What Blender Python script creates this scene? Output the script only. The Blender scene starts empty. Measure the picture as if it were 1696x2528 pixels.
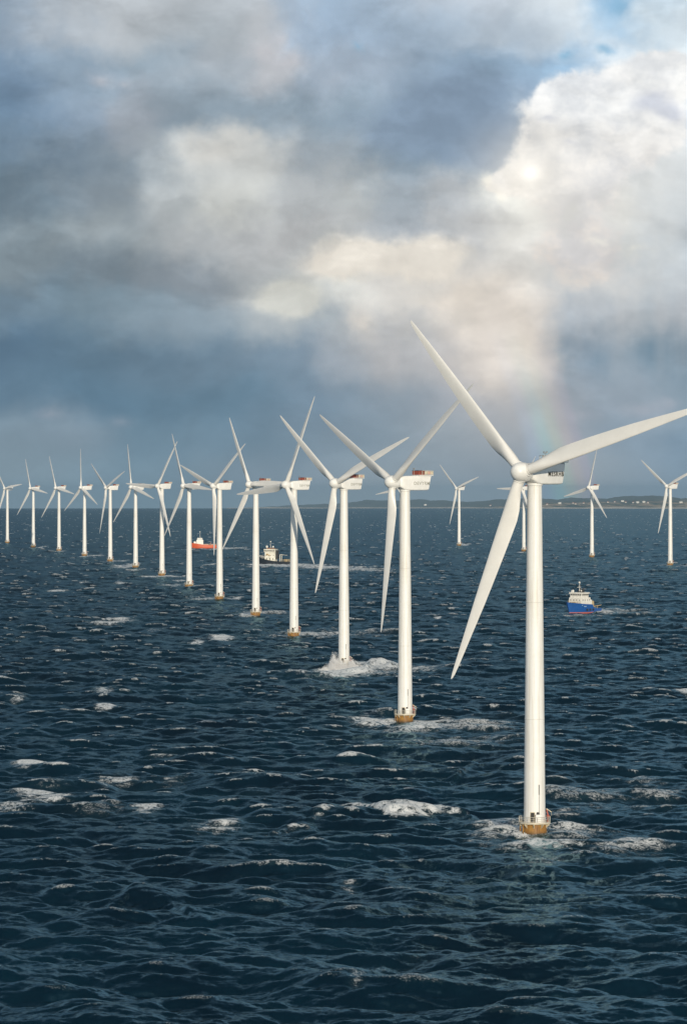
import bpy, bmesh, math, random
import numpy as np
from mathutils import Vector, Matrix

random.seed(7)
R_ = math.radians
SC = bpy.context.scene
COL = SC.collection
RE = 6.363e6                      # earth radius: the sea curves away and makes its own horizon
CH = 66.3                         # camera height above the water
FL = 9200.0                       # focal length in photograph pixels (photo 1696 x 2528)
PX, PY = 848.0, 1213.0            # vanishing point of level rays


def sea_dist(y):
    d = 1000.0
    for _ in range(60):
        d = CH * FL / (y - PY - FL * d / (2 * RE))
    return d


def ground(x, y):                 # a point of the water surface seen in the photograph -> world x, y
    d = sea_dist(y)
    return (x - PX) / FL * d, d


# ------------------------------------------------------------------ camera
cam = bpy.data.cameras.new('camera')
cam_o = bpy.data.objects.new('camera', cam)
COL.objects.link(cam_o)
cam_o.location = (0, 0, CH)
cam_o.rotation_euler = (R_(90), 0, 0)
cam.sensor_fit = 'VERTICAL'
cam.sensor_height = 36.0
cam.lens = FL / 2528.0 * 36.0
cam.shift_y = -(1264.0 - PY) / 2528.0
cam.clip_start = 1.0
cam.clip_end = 120000.0
SC.camera = cam_o

# ------------------------------------------------------------------ sun, exposure
SUN_AZ, SUN_EL = R_(168.0), R_(11.0)
sun_dir = Vector((math.sin(SUN_AZ) * math.cos(SUN_EL), math.cos(SUN_AZ) * math.cos(SUN_EL), math.sin(SUN_EL)))
sl = bpy.data.lights.new('sun', 'SUN')
sl.energy = 3.4
sl.angle = R_(0.53)
sl.color = (1.0, 0.87, 0.68)
so = bpy.data.objects.new('sun', sl)
COL.objects.link(so)
so.rotation_euler = (-sun_dir).to_track_quat('-Z', 'Y').to_euler()
so.location = (0, 0, 500)

SC.view_settings.view_transform = 'Standard'
SC.view_settings.look = 'None'
SC.view_settings.exposure = 0.0
SC.view_settings.gamma = 1.0
SC.view_settings.use_curve_mapping = False
SC.cycles.use_denoising = True
SC.cycles.max_bounces = 8
SC.cycles.diffuse_bounces = 6
SC.cycles.volume_bounces = 0


def lin(c):
    def f(v):
        v = v / 255.0
        return v / 12.92 if v <= 0.04045 else ((v + 0.055) / 1.055) ** 2.4
    return tuple(f(v) for v in c) + (1.0,)


# ------------------------------------------------------------------ node helpers
class NT:
    def __init__(self, tree):
        self.t = tree
        self.n = tree.nodes
        self.l = tree.links

    def node(self, kind, **kw):
        nd = self.n.new(kind)
        for k, v in kw.items():
            setattr(nd, k, v)
        return nd

    def put(self, sock, v):
        if isinstance(v, bpy.types.NodeSocket):
            self.l.new(v, sock)
        elif isinstance(v, (int, float)) and hasattr(sock.default_value, '__len__'):
            sock.default_value = (v,) * len(sock.default_value)
        else:
            sock.default_value = v

    def m(self, op, a, b=0.0, c=0.0, clamp=False):
        nd = self.node('ShaderNodeMath', operation=op, use_clamp=clamp)
        self.put(nd.inputs[0], a)
        self.put(nd.inputs[1], b)
        if len(nd.inputs) > 2:
            self.put(nd.inputs[2], c)
        return nd.outputs[0]

    def vm(self, op, a, b=None, c=None, s=None):
        nd = self.node('ShaderNodeVectorMath', operation=op)
        self.put(nd.inputs[0], a)
        if b is not None:
            self.put(nd.inputs[1], b)
        if c is not None:
            self.put(nd.inputs[2], c)
        if s is not None:
            self.put(nd.inputs[3], s)
        return nd.outputs['Value' if op in ('DOT_PRODUCT', 'LENGTH', 'DISTANCE') else 'Vector']

    def xyz(self, x, y, z):
        nd = self.node('ShaderNodeCombineXYZ')
        for i, v in enumerate((x, y, z)):
            self.put(nd.inputs[i], v)
        return nd.outputs[0]

    def sep(self, v):
        nd = self.node('ShaderNodeSeparateXYZ')
        self.put(nd.inputs[0], v)
        return nd.outputs

    def noise(self, vec, scale, detail=4.0, rough=0.5, dist=0.0, out='Fac'):
        nd = self.node('ShaderNodeTexNoise')
        self.put(nd.inputs['Vector'], vec)
        nd.inputs['Scale'].default_value = scale
        nd.inputs['Detail'].default_value = detail
        nd.inputs['Roughness'].default_value = rough
        nd.inputs['Distortion'].default_value = dist
        return nd.outputs[out]

    def rng(self, v, a, b, c=0.0, d=1.0, smooth=False):
        nd = self.node('ShaderNodeMapRange')
        nd.interpolation_type = 'SMOOTHSTEP' if smooth else 'LINEAR'
        nd.clamp = True
        for i, q in enumerate((v, a, b, c, d)):
            self.put(nd.inputs[i], q)
        return nd.outputs[0]

    def mix(self, fac, a, b, mode='MIX'):
        nd = self.node('ShaderNodeMix', data_type='RGBA', blend_type=mode)
        self.put(nd.inputs[0], fac)
        self.put(nd.inputs[6], a)
        self.put(nd.inputs[7], b)
        return nd.outputs[2]

    def ramp(self, fac, stops, interp='EASE'):
        nd = self.node('ShaderNodeValToRGB')
        cr = nd.color_ramp
        cr.interpolation = interp
        while len(cr.elements) < len(stops):
            cr.elements.new(0.5)
        for e, (p, c) in zip(cr.elements, stops):
            e.position = p
            e.color = c
        self.put(nd.inputs[0], fac)
        return nd.outputs[0]


# ------------------------------------------------------------------ sky: cloud decks by direction (milliradians of azimuth and elevation)
def mr(x, y):
    return (x - PX) / 9.2, (PY - y) / 9.2


world = bpy.data.worlds.new('World')
SC.world = world
world.use_nodes = True
world.cycles.sampling_method = 'MANUAL'
world.cycles.sample_map_resolution = 512
wn = NT(world.node_tree)
wn.n.clear()
geo = wn.node('ShaderNodeTexCoord').outputs['Generated']
dx, dy, dz = wn.sep(geo)
az = wn.m('MULTIPLY', wn.m('ARCTAN2', dx, dy), 1000.0)
el = wn.m('MULTIPLY', wn.m('ARCSINE', dz), 1000.0)

w1 = wn.noise(geo, 26.0, 5.0, 0.52, out='Color')
w2 = wn.noise(geo, 95.0, 5.0, 0.55, out='Color')
wv = wn.vm('ADD', wn.vm('MULTIPLY', wn.vm('SUBTRACT', w1, (0.5, 0.5, 0.5)), (46.0, 30.0, 0.0)),
           wn.vm('MULTIPLY', wn.vm('SUBTRACT', w2, (0.5, 0.5, 0.5)), (17.0, 13.0, 0.0)))
# the warp dies away towards the horizon, where the rain-filled air is smooth
damp = wn.rng(el, 5.0, 60.0, 0.35, 1.0)
wv = wn.vm('SCALE', wv, s=damp)
wx, wy, _ = wn.sep(wv)
u = wn.m('ADD', az, wx)
v = wn.m('ADD', el, wy)
u_f = wn.m('SUBTRACT', wn.m('PINGPONG', wn.m('ADD', u, 112.0), 224.0), 112.0)
ufac = wn.rng(u_f, -112.0, 112.0)

ROWS = [
    (-60, [(0, (150, 168, 190)), (330, (186, 190, 198)), (640, (188, 194, 204)), (850, (160, 185, 214)), (1150, (186, 194, 208)), (1400, (214, 220, 228)), (1540, (120, 178, 224)), (1640, (186, 208, 228))]),
    (80, [(0, (146, 168, 194)), (260, (184, 188, 196)), (480, (174, 182, 192)), (640, (192, 194, 202)), (840, (166, 190, 220)), (1000, (160, 180, 204)), (1180, (176, 190, 208)), (1380, (204, 214, 226)), (1500, (170, 202, 232)), (1660, (206, 218, 230))]),
    (170, [(0, (128, 156, 188)), (150, (146, 168, 192)), (330, (154, 172, 190)), (560, (176, 184, 196)), (700, (192, 192, 200)), (860, (166, 182, 204)), (1050, (152, 174, 200)), (1230, (148, 176, 206)), (1360, (156, 194, 230)), (1500, (214, 222, 232)), (1690, (222, 228, 234))]),
    (290, [(0, (118, 148, 180)), (180, (144, 164, 188)), (300, (164, 172, 186)), (480, (148, 166, 184)), (680, (150, 168, 186)), (880, (148, 168, 188)), (1080, (138, 160, 186)), (1250, (144, 168, 198)), (1400, (200, 210, 222)), (1690, (214, 218, 226))]),
    (390, [(0, (116, 142, 168)), (200, (138, 156, 174)), (360, (170, 178, 186)), (480, (204, 204, 204)), (620, (206, 204, 202)), (760, (166, 176, 188)), (940, (146, 164, 182)), (1120, (138, 160, 182)), (1260, (160, 176, 196)), (1420, (216, 214, 214)), (1690, (214, 214, 216))]),
    (500, [(0, (118, 142, 162)), (220, (146, 160, 174)), (400, (180, 184, 188)), (560, (206, 204, 200)), (720, (182, 184, 188)), (860, (186, 188, 190)), (1040, (166, 176, 188)), (1160, (188, 190, 196)), (1260, (222, 220, 214)), (1450, (218, 212, 206)), (1690, (206, 208, 212))]),
    (590, [(0, (134, 152, 166)), (240, (158, 168, 176)), (480, (182, 184, 188)), (700, (186, 184, 186)), (860, (184, 184, 186)), (1020, (172, 178, 188)), (1160, (196, 194, 196)), (1280, (220, 214, 208)), (1450, (212, 208, 204)), (1690, (192, 198, 206))]),
    (690, [(0, (136, 152, 164)), (240, (132, 148, 162)), (480, (148, 158, 170)), (680, (184, 186, 188)), (860, (210, 206, 200)), (1080, (216, 208, 202)), (1260, (214, 206, 200)), (1450, (208, 204, 202)), (1690, (186, 194, 204))]),
    (775, [(0, (108, 134, 156)), (260, (114, 138, 156)), (500, (130, 148, 164)), (680, (170, 176, 182)), (800, (168, 176, 184)), (960, (178, 180, 186)), (1120, (210, 202, 196)), (1300, (212, 204, 200)), (1430, (176, 182, 192)), (1560, (178, 186, 196)), (1690, (174, 182, 194))]),
    (880, [(0, (88, 122, 152)), (260, (92, 124, 150)), (500, (104, 132, 156)), (720, (122, 144, 166)), (850, (154, 164, 178)), (980, (172, 174, 182)), (1180, (200, 194, 194)), (1340, (196, 192, 192)), (1430, (132, 154, 176)), (1560, (112, 142, 166)), (1690, (110, 140, 164))]),
    (990, [(0, (94, 128, 156)), (250, (90, 126, 154)), (520, (94, 128, 154)), (760, (114, 140, 164)), (950, (132, 152, 172)), (1180, (146, 158, 176)), (1380, (150, 162, 178)), (1540, (148, 164, 182)), (1690, (136, 158, 178))]),
    (1080, [(0, (122, 146, 166)), (160, (126, 148, 168)), (360, (104, 136, 160)), (600, (106, 136, 160)), (860, (124, 146, 166)), (1100, (140, 156, 172)), (1380, (154, 164, 178)), (1540, (136, 158, 180)), (1690, (122, 150, 176))]),
    (1180, [(0, (126, 150, 168)), (360, (112, 142, 164)), (700, (124, 146, 166)), (950, (138, 154, 168)), (1250, (136, 152, 168)), (1420, (146, 160, 174)), (1690, (126, 152, 176))]),
    (1255, [(0, (120, 146, 164)), (400, (112, 144, 164)), (800, (134, 154, 168)), (1200, (136, 154, 168)), (1690, (128, 152, 172))]),
]


def grey(c, yy, k=0.76):
    g = 0.3 * c[0] + 0.6 * c[1] + 0.1 * c[2]
    g2 = 162 + (g - 162) * 1.26 - 5 if yy < 760 else g + 4
    return tuple(max(0.0, (g2 + (q - g) * k) * w) for q, w in zip(c, (0.982, 1.0, 0.998)))


vy = wn.m('SUBTRACT', PY, wn.m('MULTIPLY', v, 9.2))      # 0 .. 1255 from the top of the seen sky down
sky = None
prev = None
for yy, stops in ROWS:
    st = [((mr(x, 0)[0] + 112.0) / 224.0, lin(grey(c, yy))) for x, c in stops]
    rc = wn.ramp(ufac, st)
    if sky is None:
        sky = rc
    else:
        sky = wn.mix(wn.rng(vy, prev, yy, smooth=True), sky, rc)
    prev = yy


def blobs(lst, uu, vv):
    acc = 0.0
    for (x, y, rx, ry, amp) in lst:
        cx, cy = mr(x, y)
        p = wn.vm('MULTIPLY_ADD', wn.xyz(uu, vv, 0.0), (9.2 / rx, 9.2 / ry, 1.0), (-cx * 9.2 / rx, -cy * 9.2 / ry, 0.0))
        g = wn.node('ShaderNodeTexGradient', gradient_type='QUADRATIC_SPHERE')
        wn.put(g.inputs[0], p)
        acc = wn.m('MULTIPLY_ADD', g.outputs['Fac'], amp, acc)
    return acc


fb = wn.noise(geo, 60.0, 7.0, 0.56)
fb2 = wn.noise(wn.vm('MULTIPLY', geo, (1.0, 1.0, 1.25)), 150.0, 6.0, 0.6)
# lightly warped frame for shaped clouds
us = wn.m('MULTIPLY_ADD', wx, 0.45, az)
vs = wn.m('MULTIPLY_ADD', wy, 0.45, el)


def cloud(lst, lo, hi, rough):
    f = blobs(lst, us, vs)
    pres = wn.rng(f, 0.0, 0.45)
    nz = wn.m('ADD', wn.m('MULTIPLY', wn.m('SUBTRACT', fb, 0.5), rough), wn.m('MULTIPLY', wn.m('SUBTRACT', fb2, 0.5), rough * 0.55))
    f = wn.m('MULTIPLY_ADD', nz, pres, f)
    return wn.rng(f, lo, hi, smooth=True)


# dark slate bank left of the cumulus
k = cloud([(1130, 260, 330, 200, 1.2), (980, 330, 330, 170, 0.8), (1180, 380, 200, 90, 0.7)], 0.12, 0.75, 0.5)
sky = wn.mix(wn.m('MULTIPLY', k, 0.8), sky, lin((136, 156, 178)))
# white cumulus on the right
k = cloud([(1530, 300, 330, 250, 1.4), (1390, 250, 170, 150, 1.0), (1640, 170, 190, 120, 1.0), (1360, 430, 230, 190, 1.3),
           (1250, 450, 110, 70, 0.8), (1450, 620, 330, 260, 0.9)], 0.32, 0.58, 0.85)
ctop = wn.mix(wn.rng(vs, mr(0, 640)[1], mr(0, 240)[1], smooth=True), lin((220, 212, 204)), lin((246, 245, 242)))
ctop = wn.mix(wn.m('MULTIPLY', wn.rng(wn.m('ADD', fb, wn.m('MULTIPLY', fb2, 0.5)), 0.95, 0.62, smooth=True), 0.42), ctop, lin((186, 194, 206)))
sky = wn.mix(wn.m('MULTIPLY', k, 0.9), sky, ctop)
# grey hollows in it
k = cloud([(1590, 245, 120, 70, 1.0), (1640, 285, 90, 50, 0.8), (1360, 315, 70, 30, 0.5), (1410, 360, 70, 26, 0.45)], 0.05, 0.8, 0.9)
sky = wn.mix(wn.m('MULTIPLY', k, 0.72), sky, lin((188, 194, 208)))
# sunlit lobes: mid-left heap, the long cream shelf, the lobe hanging below it
k = cloud([(520, 370, 190, 120, 1.0), (620, 340, 120, 60, 0.6)], 0.12, 0.8, 0.55)
sky = wn.mix(wn.m('MULTIPLY', k, 0.62), sky, lin((216, 214, 208)))
k = cloud([(960, 630, 270, 90, 1.15), (1080, 640, 150, 110, 1.0), (840, 655, 230, 75, 0.9)], 0.08, 0.75, 0.8)
sky = wn.mix(wn.m('MULTIPLY', k, 0.9), sky, lin((236, 229, 217)))
k = cloud([(740, 748, 140, 100, 1.4), (690, 720, 150, 85, 0.9)], 0.10, 0.8, 0.9)
sky = wn.mix(wn.m('MULTIPLY', k, 0.85), sky, lin((208, 208, 200)))
k = cloud([(640, 125, 130, 60, 0.9), (730, 150, 120, 60, 0.8), (700, 90, 90, 50, 0.6), (230, 190, 90, 40, 0.7), (290, 215, 80, 35, 0.5)], 0.05, 0.9, 0.6)
sky = wn.mix(wn.m('MULTIPLY', k, 0.5), sky, lin((204, 202, 206)))
k = cloud([(1210, 440, 40, 60, 1.0), (1235, 490, 34, 60, 0.8), (1480, 600, 90, 60, 0.6), (1560, 610, 60, 50, 0.6)], 0.05, 0.9, 0.5)
sky = wn.mix(wn.m('MULTIPLY', k, 0.75), sky, lin((243, 240, 228)))
# blue holes
k = cloud([(1540, 20, 80, 60, 1.0), (1370, 140, 60, 30, 0.9), (1480, 135, 60, 28, 0.9), (880, 125, 40, 40, 0.5)], 0.05, 0.8, 0.5)
tex_sky = wn.node('ShaderNodeTexSky')
tex_sky.sky_type = 'NISHITA'
tex_sky.sun_disc = False
tex_sky.sun_elevation = SUN_EL
tex_sky.sun_rotation = SUN_AZ
tex_sky.air_density = 1.0
tex_sky.dust_density = 0.6
nis = wn.vm('SCALE', tex_sky.outputs[0], s=0.085)
blue = wn.mix(0.35, lin((118, 176, 222)), nis)
sky = wn.mix(wn.m('MULTIPLY', k, 0.8), sky, blue)
# low pale puffs over the horizon
k = cloud([(1560, 1010, 150, 50, 0.8), (1430, 1030, 110, 60, 0.7), (110, 1030, 130, 50, 0.6), (300, 1040, 150, 70, 0.4), (1640, 990, 90, 40, 0.7), (1180, 1030, 200, 50, 0.4)], 0.15, 0.75, 0.6)
sky = wn.mix(wn.m('MULTIPLY', k, 0.35), sky, lin((184, 186, 196)))
# the veiled bright core in the cumulus
k = blobs([(1307, 430, 78, 74, 1.0)], az, el)
glow = wn.m('MULTIPLY', wn.m('POWER', k, 1.6), 0.95)
k = blobs([(1307, 440, 240, 220, 1.0)], az, el)
sky = wn.mix(wn.m('MULTIPLY', k, 0.8), sky, lin((252, 246, 234)))
k = cloud([(1240, 820, 230, 210, 1.2), (1130, 730, 260, 130, 0.7), (900, 790, 120, 150, 0.6), (1210, 950, 170, 170, 0.45)], 0.06, 0.8, 0.7)
sky = wn.mix(wn.m('MULTIPLY', k, 0.8), sky, lin((235, 225, 211)))
k = wn.rng(blobs([(1180, 900, 300, 330, 1.0), (1290, 960, 200, 300, 0.6), (930, 880, 170, 210, 0.4)], us, vs), 0.0, 1.0)
sky = wn.mix(wn.m('MULTIPLY', k, 0.62), sky, lin((216, 209, 203)))
# rain streaks under the shelf
rs = wn.noise(wn.xyz(wn.m('MULTIPLY', az, 0.09), wn.m('MULTIPLY', el, 0.012), 3.0), 1.0, 3.0, 0.5)
rm = wn.m('MULTIPLY', wn.rng(az, 0.0, 20.0, smooth=True), wn.m('MULTIPLY', wn.rng(el, 24.0, 40.0, smooth=True), wn.rng(el, 66.0, 48.0, smooth=True)))
sky = wn.mix(wn.m('MULTIPLY', rm, wn.rng(rs, 0.42, 0.66, -0.0, 0.20)), sky, lin((228, 220, 214)))
# fine mottling
mot = wn.m('ADD', wn.m('MULTIPLY', wn.m('SUBTRACT', fb, 0.5), 0.40), wn.m('MULTIPLY', wn.m('SUBTRACT', fb2, 0.5), 0.20))
sky = wn.vm('SCALE', sky, s=wn.m('ADD', 1.0, wn.m('MULTIPLY', mot, damp)))
# billows: lobes of cloud with a firm upper edge, lit above and grey beneath
for sc_, lo_, hi_, am_ in ((20.0, 0.47, 0.56, 0.10), (41.0, 0.46, 0.56, 0.065)):
    nb = wn.noise(wn.vm('MULTIPLY', geo, (1.0, 1.0, 1.9)), sc_, 8.0, 0.55, 0.35)
    nb2 = wn.noise(wn.vm('MULTIPLY', wn.vm('ADD', geo, (0.0, 0.0, 0.006)), (1.0, 1.0, 1.9)), sc_, 8.0, 0.55, 0.35)
    edge = wn.rng(nb, lo_, hi_, -0.5, 0.5, smooth=True)
    rim = wn.m('MAXIMUM', wn.m('MULTIPLY', wn.m('SUBTRACT', nb, nb2), 3.0), -0.4)
    gain = wn.m('MULTIPLY', wn.m('ADD', wn.m('MULTIPLY', edge, am_), wn.m('MULTIPLY', rim, am_)), damp)
    sky = wn.vm('SCALE', sky, s=wn.m('ADD', 1.0, gain))
sky = wn.mix(glow, sky, (1.35, 1.30, 1.20, 1.0))
# unseen sky overhead: brightened behind to lift shade, darkened ahead to dim the sea
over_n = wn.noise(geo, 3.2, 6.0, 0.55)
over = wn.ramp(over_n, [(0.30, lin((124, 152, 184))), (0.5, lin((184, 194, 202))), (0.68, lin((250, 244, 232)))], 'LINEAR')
dim_sky_hi = wn.ramp(over_n, [(0.30, lin((12, 26, 40))), (0.5, lin((22, 40, 54))), (0.70, lin((44, 64, 80)))], 'LINEAR')
dim_sky_lo = wn.ramp(over_n, [(0.30, lin((24, 44, 62))), (0.5, lin((44, 66, 84))), (0.70, lin((84, 102, 116)))], 'LINEAR')
dim_sky = wn.mix(wn.rng(el, 180.0, 620.0), dim_sky_lo, dim_sky_hi)  # made-up dark sky ahead, above the view, so the water reflects less
over = wn.mix(wn.rng(dy, 0.35, -0.20, smooth=True), dim_sky, over)
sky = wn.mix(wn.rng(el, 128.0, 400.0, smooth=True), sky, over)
# rainbow: a 42 degree bow round a centre set by hand, apart from the sun lamp
b_az, b_el = R_(-37.1), R_(-10.5)
bow_ctr = (math.sin(b_az) * math.cos(b_el), math.cos(b_az) * math.cos(b_el), math.sin(b_el))
ang = wn.m('DEGREES', wn.m('ARCCOSINE', wn.vm('DOT_PRODUCT', geo, bow_ctr)))
bt = wn.rng(ang, 41.15, 42.15)
bow = wn.ramp(bt, [(0.0, (0, 0, 0, 1)), (0.18, (0.02, 0.10, 0.20, 1)), (0.38, (0.02, 0.24, 0.17, 1)), (0.55, (0.20, 0.22, 0.02, 1)), (0.72, (0.26, 0.10, 0.02, 1)), (0.86, (0.16, 0.03, 0.05, 1)), (1.0, (0, 0, 0, 1))])
bm_ = wn.m('MULTIPLY', wn.rng(el, 46.0, 24.0, smooth=True), wn.rng(wn.noise(geo, 30.0, 2.0), 0.35, 0.6, 0.25, 1.0))
sky = wn.vm('ADD', sky, wn.vm('SCALE', bow, s=wn.m('MULTIPLY', bm_, 0.62)))
# under the horizon
sky = wn.mix(wn.rng(el, -8.0, -40.0), sky, lin((40, 62, 78)))
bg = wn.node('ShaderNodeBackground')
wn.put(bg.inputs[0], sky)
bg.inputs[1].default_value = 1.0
wo = wn.node('ShaderNodeOutputWorld')
wn.l.new(bg.outputs[0], wo.inputs[0])


# ------------------------------------------------------------------ materials
def mat(name):
    m = bpy.data.materials.new(name)
    m.use_nodes = True
    t = NT(m.node_tree)
    t.n.clear()
    p = t.node('ShaderNodeBsdfPrincipled')
    o = t.node('ShaderNodeOutputMaterial')
    t.l.new(p.outputs[0], o.inputs[0])
    return m, t, p, o


def simple(name, col, rough=0.5, var=0.12, scale=3.0, metal=0.0):
    m, t, p, o = mat(name)
    tc = t.node('ShaderNodeTexCoord').outputs['Object']
    n = t.noise(tc, scale, 4.0, 0.6)
    c2 = tuple(c * (1 - var) for c in col[:3]) + (1,)
    c1 = tuple(min(1.0, c * (1 + var * 0.3)) for c in col[:3]) + (1,)
    t.put(p.inputs['Base Color'], t.mix(t.rng(n, 0.35, 0.65), c1, c2))
    p.inputs['Roughness'].default_value = rough
    p.inputs['Metallic'].default_value = metal
    return m


def tower_mat():
    m, t, p, o = mat('white_tower_paint')
    tc = t.node('ShaderNodeTexCoord').outputs['Object']
    x, y, z = t.sep(tc)
    streak = t.noise(t.vm('MULTIPLY', tc, (2.2, 2.2, 0.07)), 1.0, 4.0, 0.6)
    blot = t.noise(tc, 0.35, 4.0, 0.6)
    c = t.mix(t.m('MULTIPLY', t.rng(streak, 0.48, 0.75), 0.7), (0.80, 0.80, 0.78, 1), (0.54, 0.49, 0.40, 1))
    c = t.mix(t.m('MULTIPLY', t.rng(blot, 0.5, 0.72), 0.35), c, (0.70, 0.67, 0.60, 1))
    # flange joints between the tower sections
    for zz in (22.5, 45.0):
        k = t.rng(t.m('ABSOLUTE', t.m('SUBTRACT', z, zz)), 0.0, 0.12, 1.0, 0.0)
        c = t.mix(t.m('MULTIPLY', k, 0.35), c, (0.45, 0.44, 0.40, 1))
    t.put(p.inputs['Base Color'], c)
    p.inputs['Roughness'].default_value = 0.42
    return m


def pile_mat():
    m, t, p, o = mat('yellow_pile_paint')
    tc = t.node('ShaderNodeTexCoord').outputs['Object']
    x, y, z = t.sep(tc)
    n = t.noise(t.vm('MULTIPLY', tc, (1.2, 1.2, 0.5)), 1.3, 5.0, 0.65)
    n2 = t.noise(t.vm('MULTIPLY', tc, (3.0, 3.0, 0.4)), 1.0, 4.0, 0.6)
    c = t.mix(t.rng(n, 0.35, 0.68), (0.38, 0.20, 0.04, 1), (0.22, 0.10, 0.025, 1))
    c = t.mix(t.m('MULTIPLY', t.rng(n2, 0.52, 0.7), 0.5), c, (0.22, 0.10, 0.03, 1))
    # weed and wet rust band at the waterline
    band = t.rng(t.m('MULTIPLY_ADD', t.m('SUBTRACT', n, 0.5), 1.2, z), 0.25, 1.05, 1.0, 0.0)
    c = t.mix(band, c, (0.05, 0.035, 0.02, 1))
    t.put(p.inputs['Base Color'], c)
    p.inputs['Roughness'].default_value = 0.55
    return m


M_TOWER = tower_mat()
M_PILE = pile_mat()
M_BLADE = simple('white_blade_gelcoat', (0.78, 0.77, 0.74), 0.38, 0.06, 0.25)
M_NAC = simple('white_nacelle_shell', (0.80, 0.80, 0.78), 0.4, 0.08, 0.7)
M_CREAM = simple('cream_platform_paint', (0.66, 0.58, 0.42), 0.5, 0.35, 1.5)
M_RAIL = simple('pale_galvanised_rail', (0.60, 0.56, 0.48), 0.5, 0.2, 2.0)
M_RED = simple('red_orange_panel', (0.42, 0.095, 0.055), 0.5, 0.3, 1.4)
M_PINK = simple('faded_pale_red_panel', (0.66, 0.40, 0.31), 0.5, 0.2, 1.0)
M_DARK = simple('dark_opening', (0.035, 0.033, 0.03), 0.6, 0.3, 2.0)
M_LETTER = simple('dark_lettering', (0.045, 0.043, 0.03), 0.6, 0.1, 2.0)
M_LETTER2 = simple('worn_grey_lettering', (0.42, 0.42, 0.38), 0.6, 0.25, 2.0)
M_GREY = simple('grey_steel', (0.30, 0.30, 0.29), 0.45, 0.25, 2.0, 0.3)


# ------------------------------------------------------------------ mesh builder
class MB:
    def __init__(self):
        self.v = []
        self.f = []
        self.mi = []

    def add(self, vs, fs, mi=0):
        o = len(self.v)
        self.v += [tuple(p) for p in vs]
        self.f += [tuple(i + o for i in q) for q in fs]
        self.mi += [mi] * len(fs)

    def box(self, c, s, rz=0.0, mi=0, taper=1.0, bev=0.0):
        if bev > 0:
            bm = bmesh.new()
            bmesh.ops.create_cube(bm, size=1.0)
            for q in bm.verts:
                k = taper if q.co.z > 0 else 1.0
                q.co = Vector((q.co.x * s[0] * k, q.co.y * s[1] * k, q.co.z * s[2]))
            bmesh.ops.bevel(bm, geom=bm.edges[:], offset=bev, segments=2, affect='EDGES')
            bm.transform(Matrix.Translation(c) @ Matrix.Rotation(rz, 4, 'Z'))
            bm.verts.index_update()
            self.add([q.co[:] for q in bm.verts], [[q.index for q in f.verts] for f in bm.faces], mi)
            bm.free()
            return
        hx, hy, hz = s[0] / 2, s[1] / 2, s[2] / 2
        cs, sn = math.cos(rz), math.sin(rz)
        vs = []
        for z, k in ((-hz, 1.0), (hz, taper)):
            for x, y in ((-hx, -hy), (hx, -hy), (hx, hy), (-hx, hy)):
                x, y = x * k, y * k
                vs.append((c[0] + cs * x - sn * y, c[1] + sn * x + cs * y, c[2] + z))
        self.add(vs, [(0, 3, 2, 1), (4, 5, 6, 7), (0, 1, 5, 4), (1, 2, 6, 5), (2, 3, 7, 6), (3, 0, 4, 7)], mi)

    def lathe(self, prof, n=32, M=None, mi=0, cap=True):
        vs = []
        for r, z in prof:
            for i in range(n):
                a = 2 * math.pi * i / n
                p = Vector((r * math.cos(a), r * math.sin(a), z))
                vs.append(M @ p if M else p)
        fs = []
        for j in range(len(prof) - 1):
            for i in range(n):
                a, b = j * n + i, j * n + (i + 1) % n
                fs.append((a, b, b + n, a + n))
        if cap:
            fs.append(tuple(range(n - 1, -1, -1)))
            fs.append(tuple((len(prof) - 1) * n + i for i in range(n)))
        self.add(vs, fs, mi)

    def bar(self, a, b, r, n=6, r2=None, mi=0):
        a, b = Vector(a), Vector(b)
        d = b - a
        q = d.to_track_quat('Z', 'Y').to_matrix().to_4x4()
        self.lathe([(r, 0), (r2 if r2 is not None else r, d.length)], n, Matrix.Translation(a) @ q, mi)

    def ball(self, c, r, n=10, mi=0, sz=1.0):
        prof = []
        for i in range(n // 2 + 1):
            t = -math.pi / 2 + math.pi * i / (n // 2)
            prof.append((max(r * math.cos(t), r * 0.02), r * sz * math.sin(t)))
        self.lathe(prof, n, Matrix.Translation(c), mi)

    def loft(self, rings, mi=0, cap=True, closed=True):
        n = len(rings[0])
        vs = [p for r in rings for p in r]
        fs = []
        for j in range(len(rings) - 1):
            for i in range(n if closed else n - 1):
                a, b = j * n + i, j * n + (i + 1) % n
                fs.append((a, b, b + n, a + n))
        if cap:
            fs.append(tuple(range(n - 1, -1, -1)))
            fs.append(tuple((len(rings) - 1) * n + i for i in range(n)))
        self.add(vs, fs, mi)

    def mesh(self, name, mats, smooth=False, fix=True):
        me = bpy.data.meshes.new(name)
        me.from_pydata(self.v, [], self.f)
        for m in (mats if isinstance(mats, (list, tuple)) else [mats]):
            me.materials.append(m)
        me.polygons.foreach_set('material_index', self.mi)
        if fix:
            bm = bmesh.new()
            bm.from_mesh(me)
            bmesh.ops.recalc_face_normals(bm, faces=bm.faces[:])
            bm.to_mesh(me)
            bm.free()
        if smooth:
            me.shade_smooth()
            try:
                me.set_sharp_from_angle(angle=R_(38))
            except Exception:
                pass
        return me


def link(name, me, parent=None, loc=(0, 0, 0), rot=(0, 0, 0)):
    o = bpy.data.objects.new(name, me)
    COL.objects.link(o)
    o.parent = parent
    o.location = loc
    o.rotation_euler = rot
    return o


def thing(name, label, cat, loc=(0, 0, 0), rz=0.0, group=None):
    o = bpy.data.objects.new(name, None)
    COL.objects.link(o)
    o.location = loc
    o.rotation_euler = (0, 0, rz)
    o['label'] = label
    o['category'] = cat
    if group:
        o['group'] = group
    return o


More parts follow.
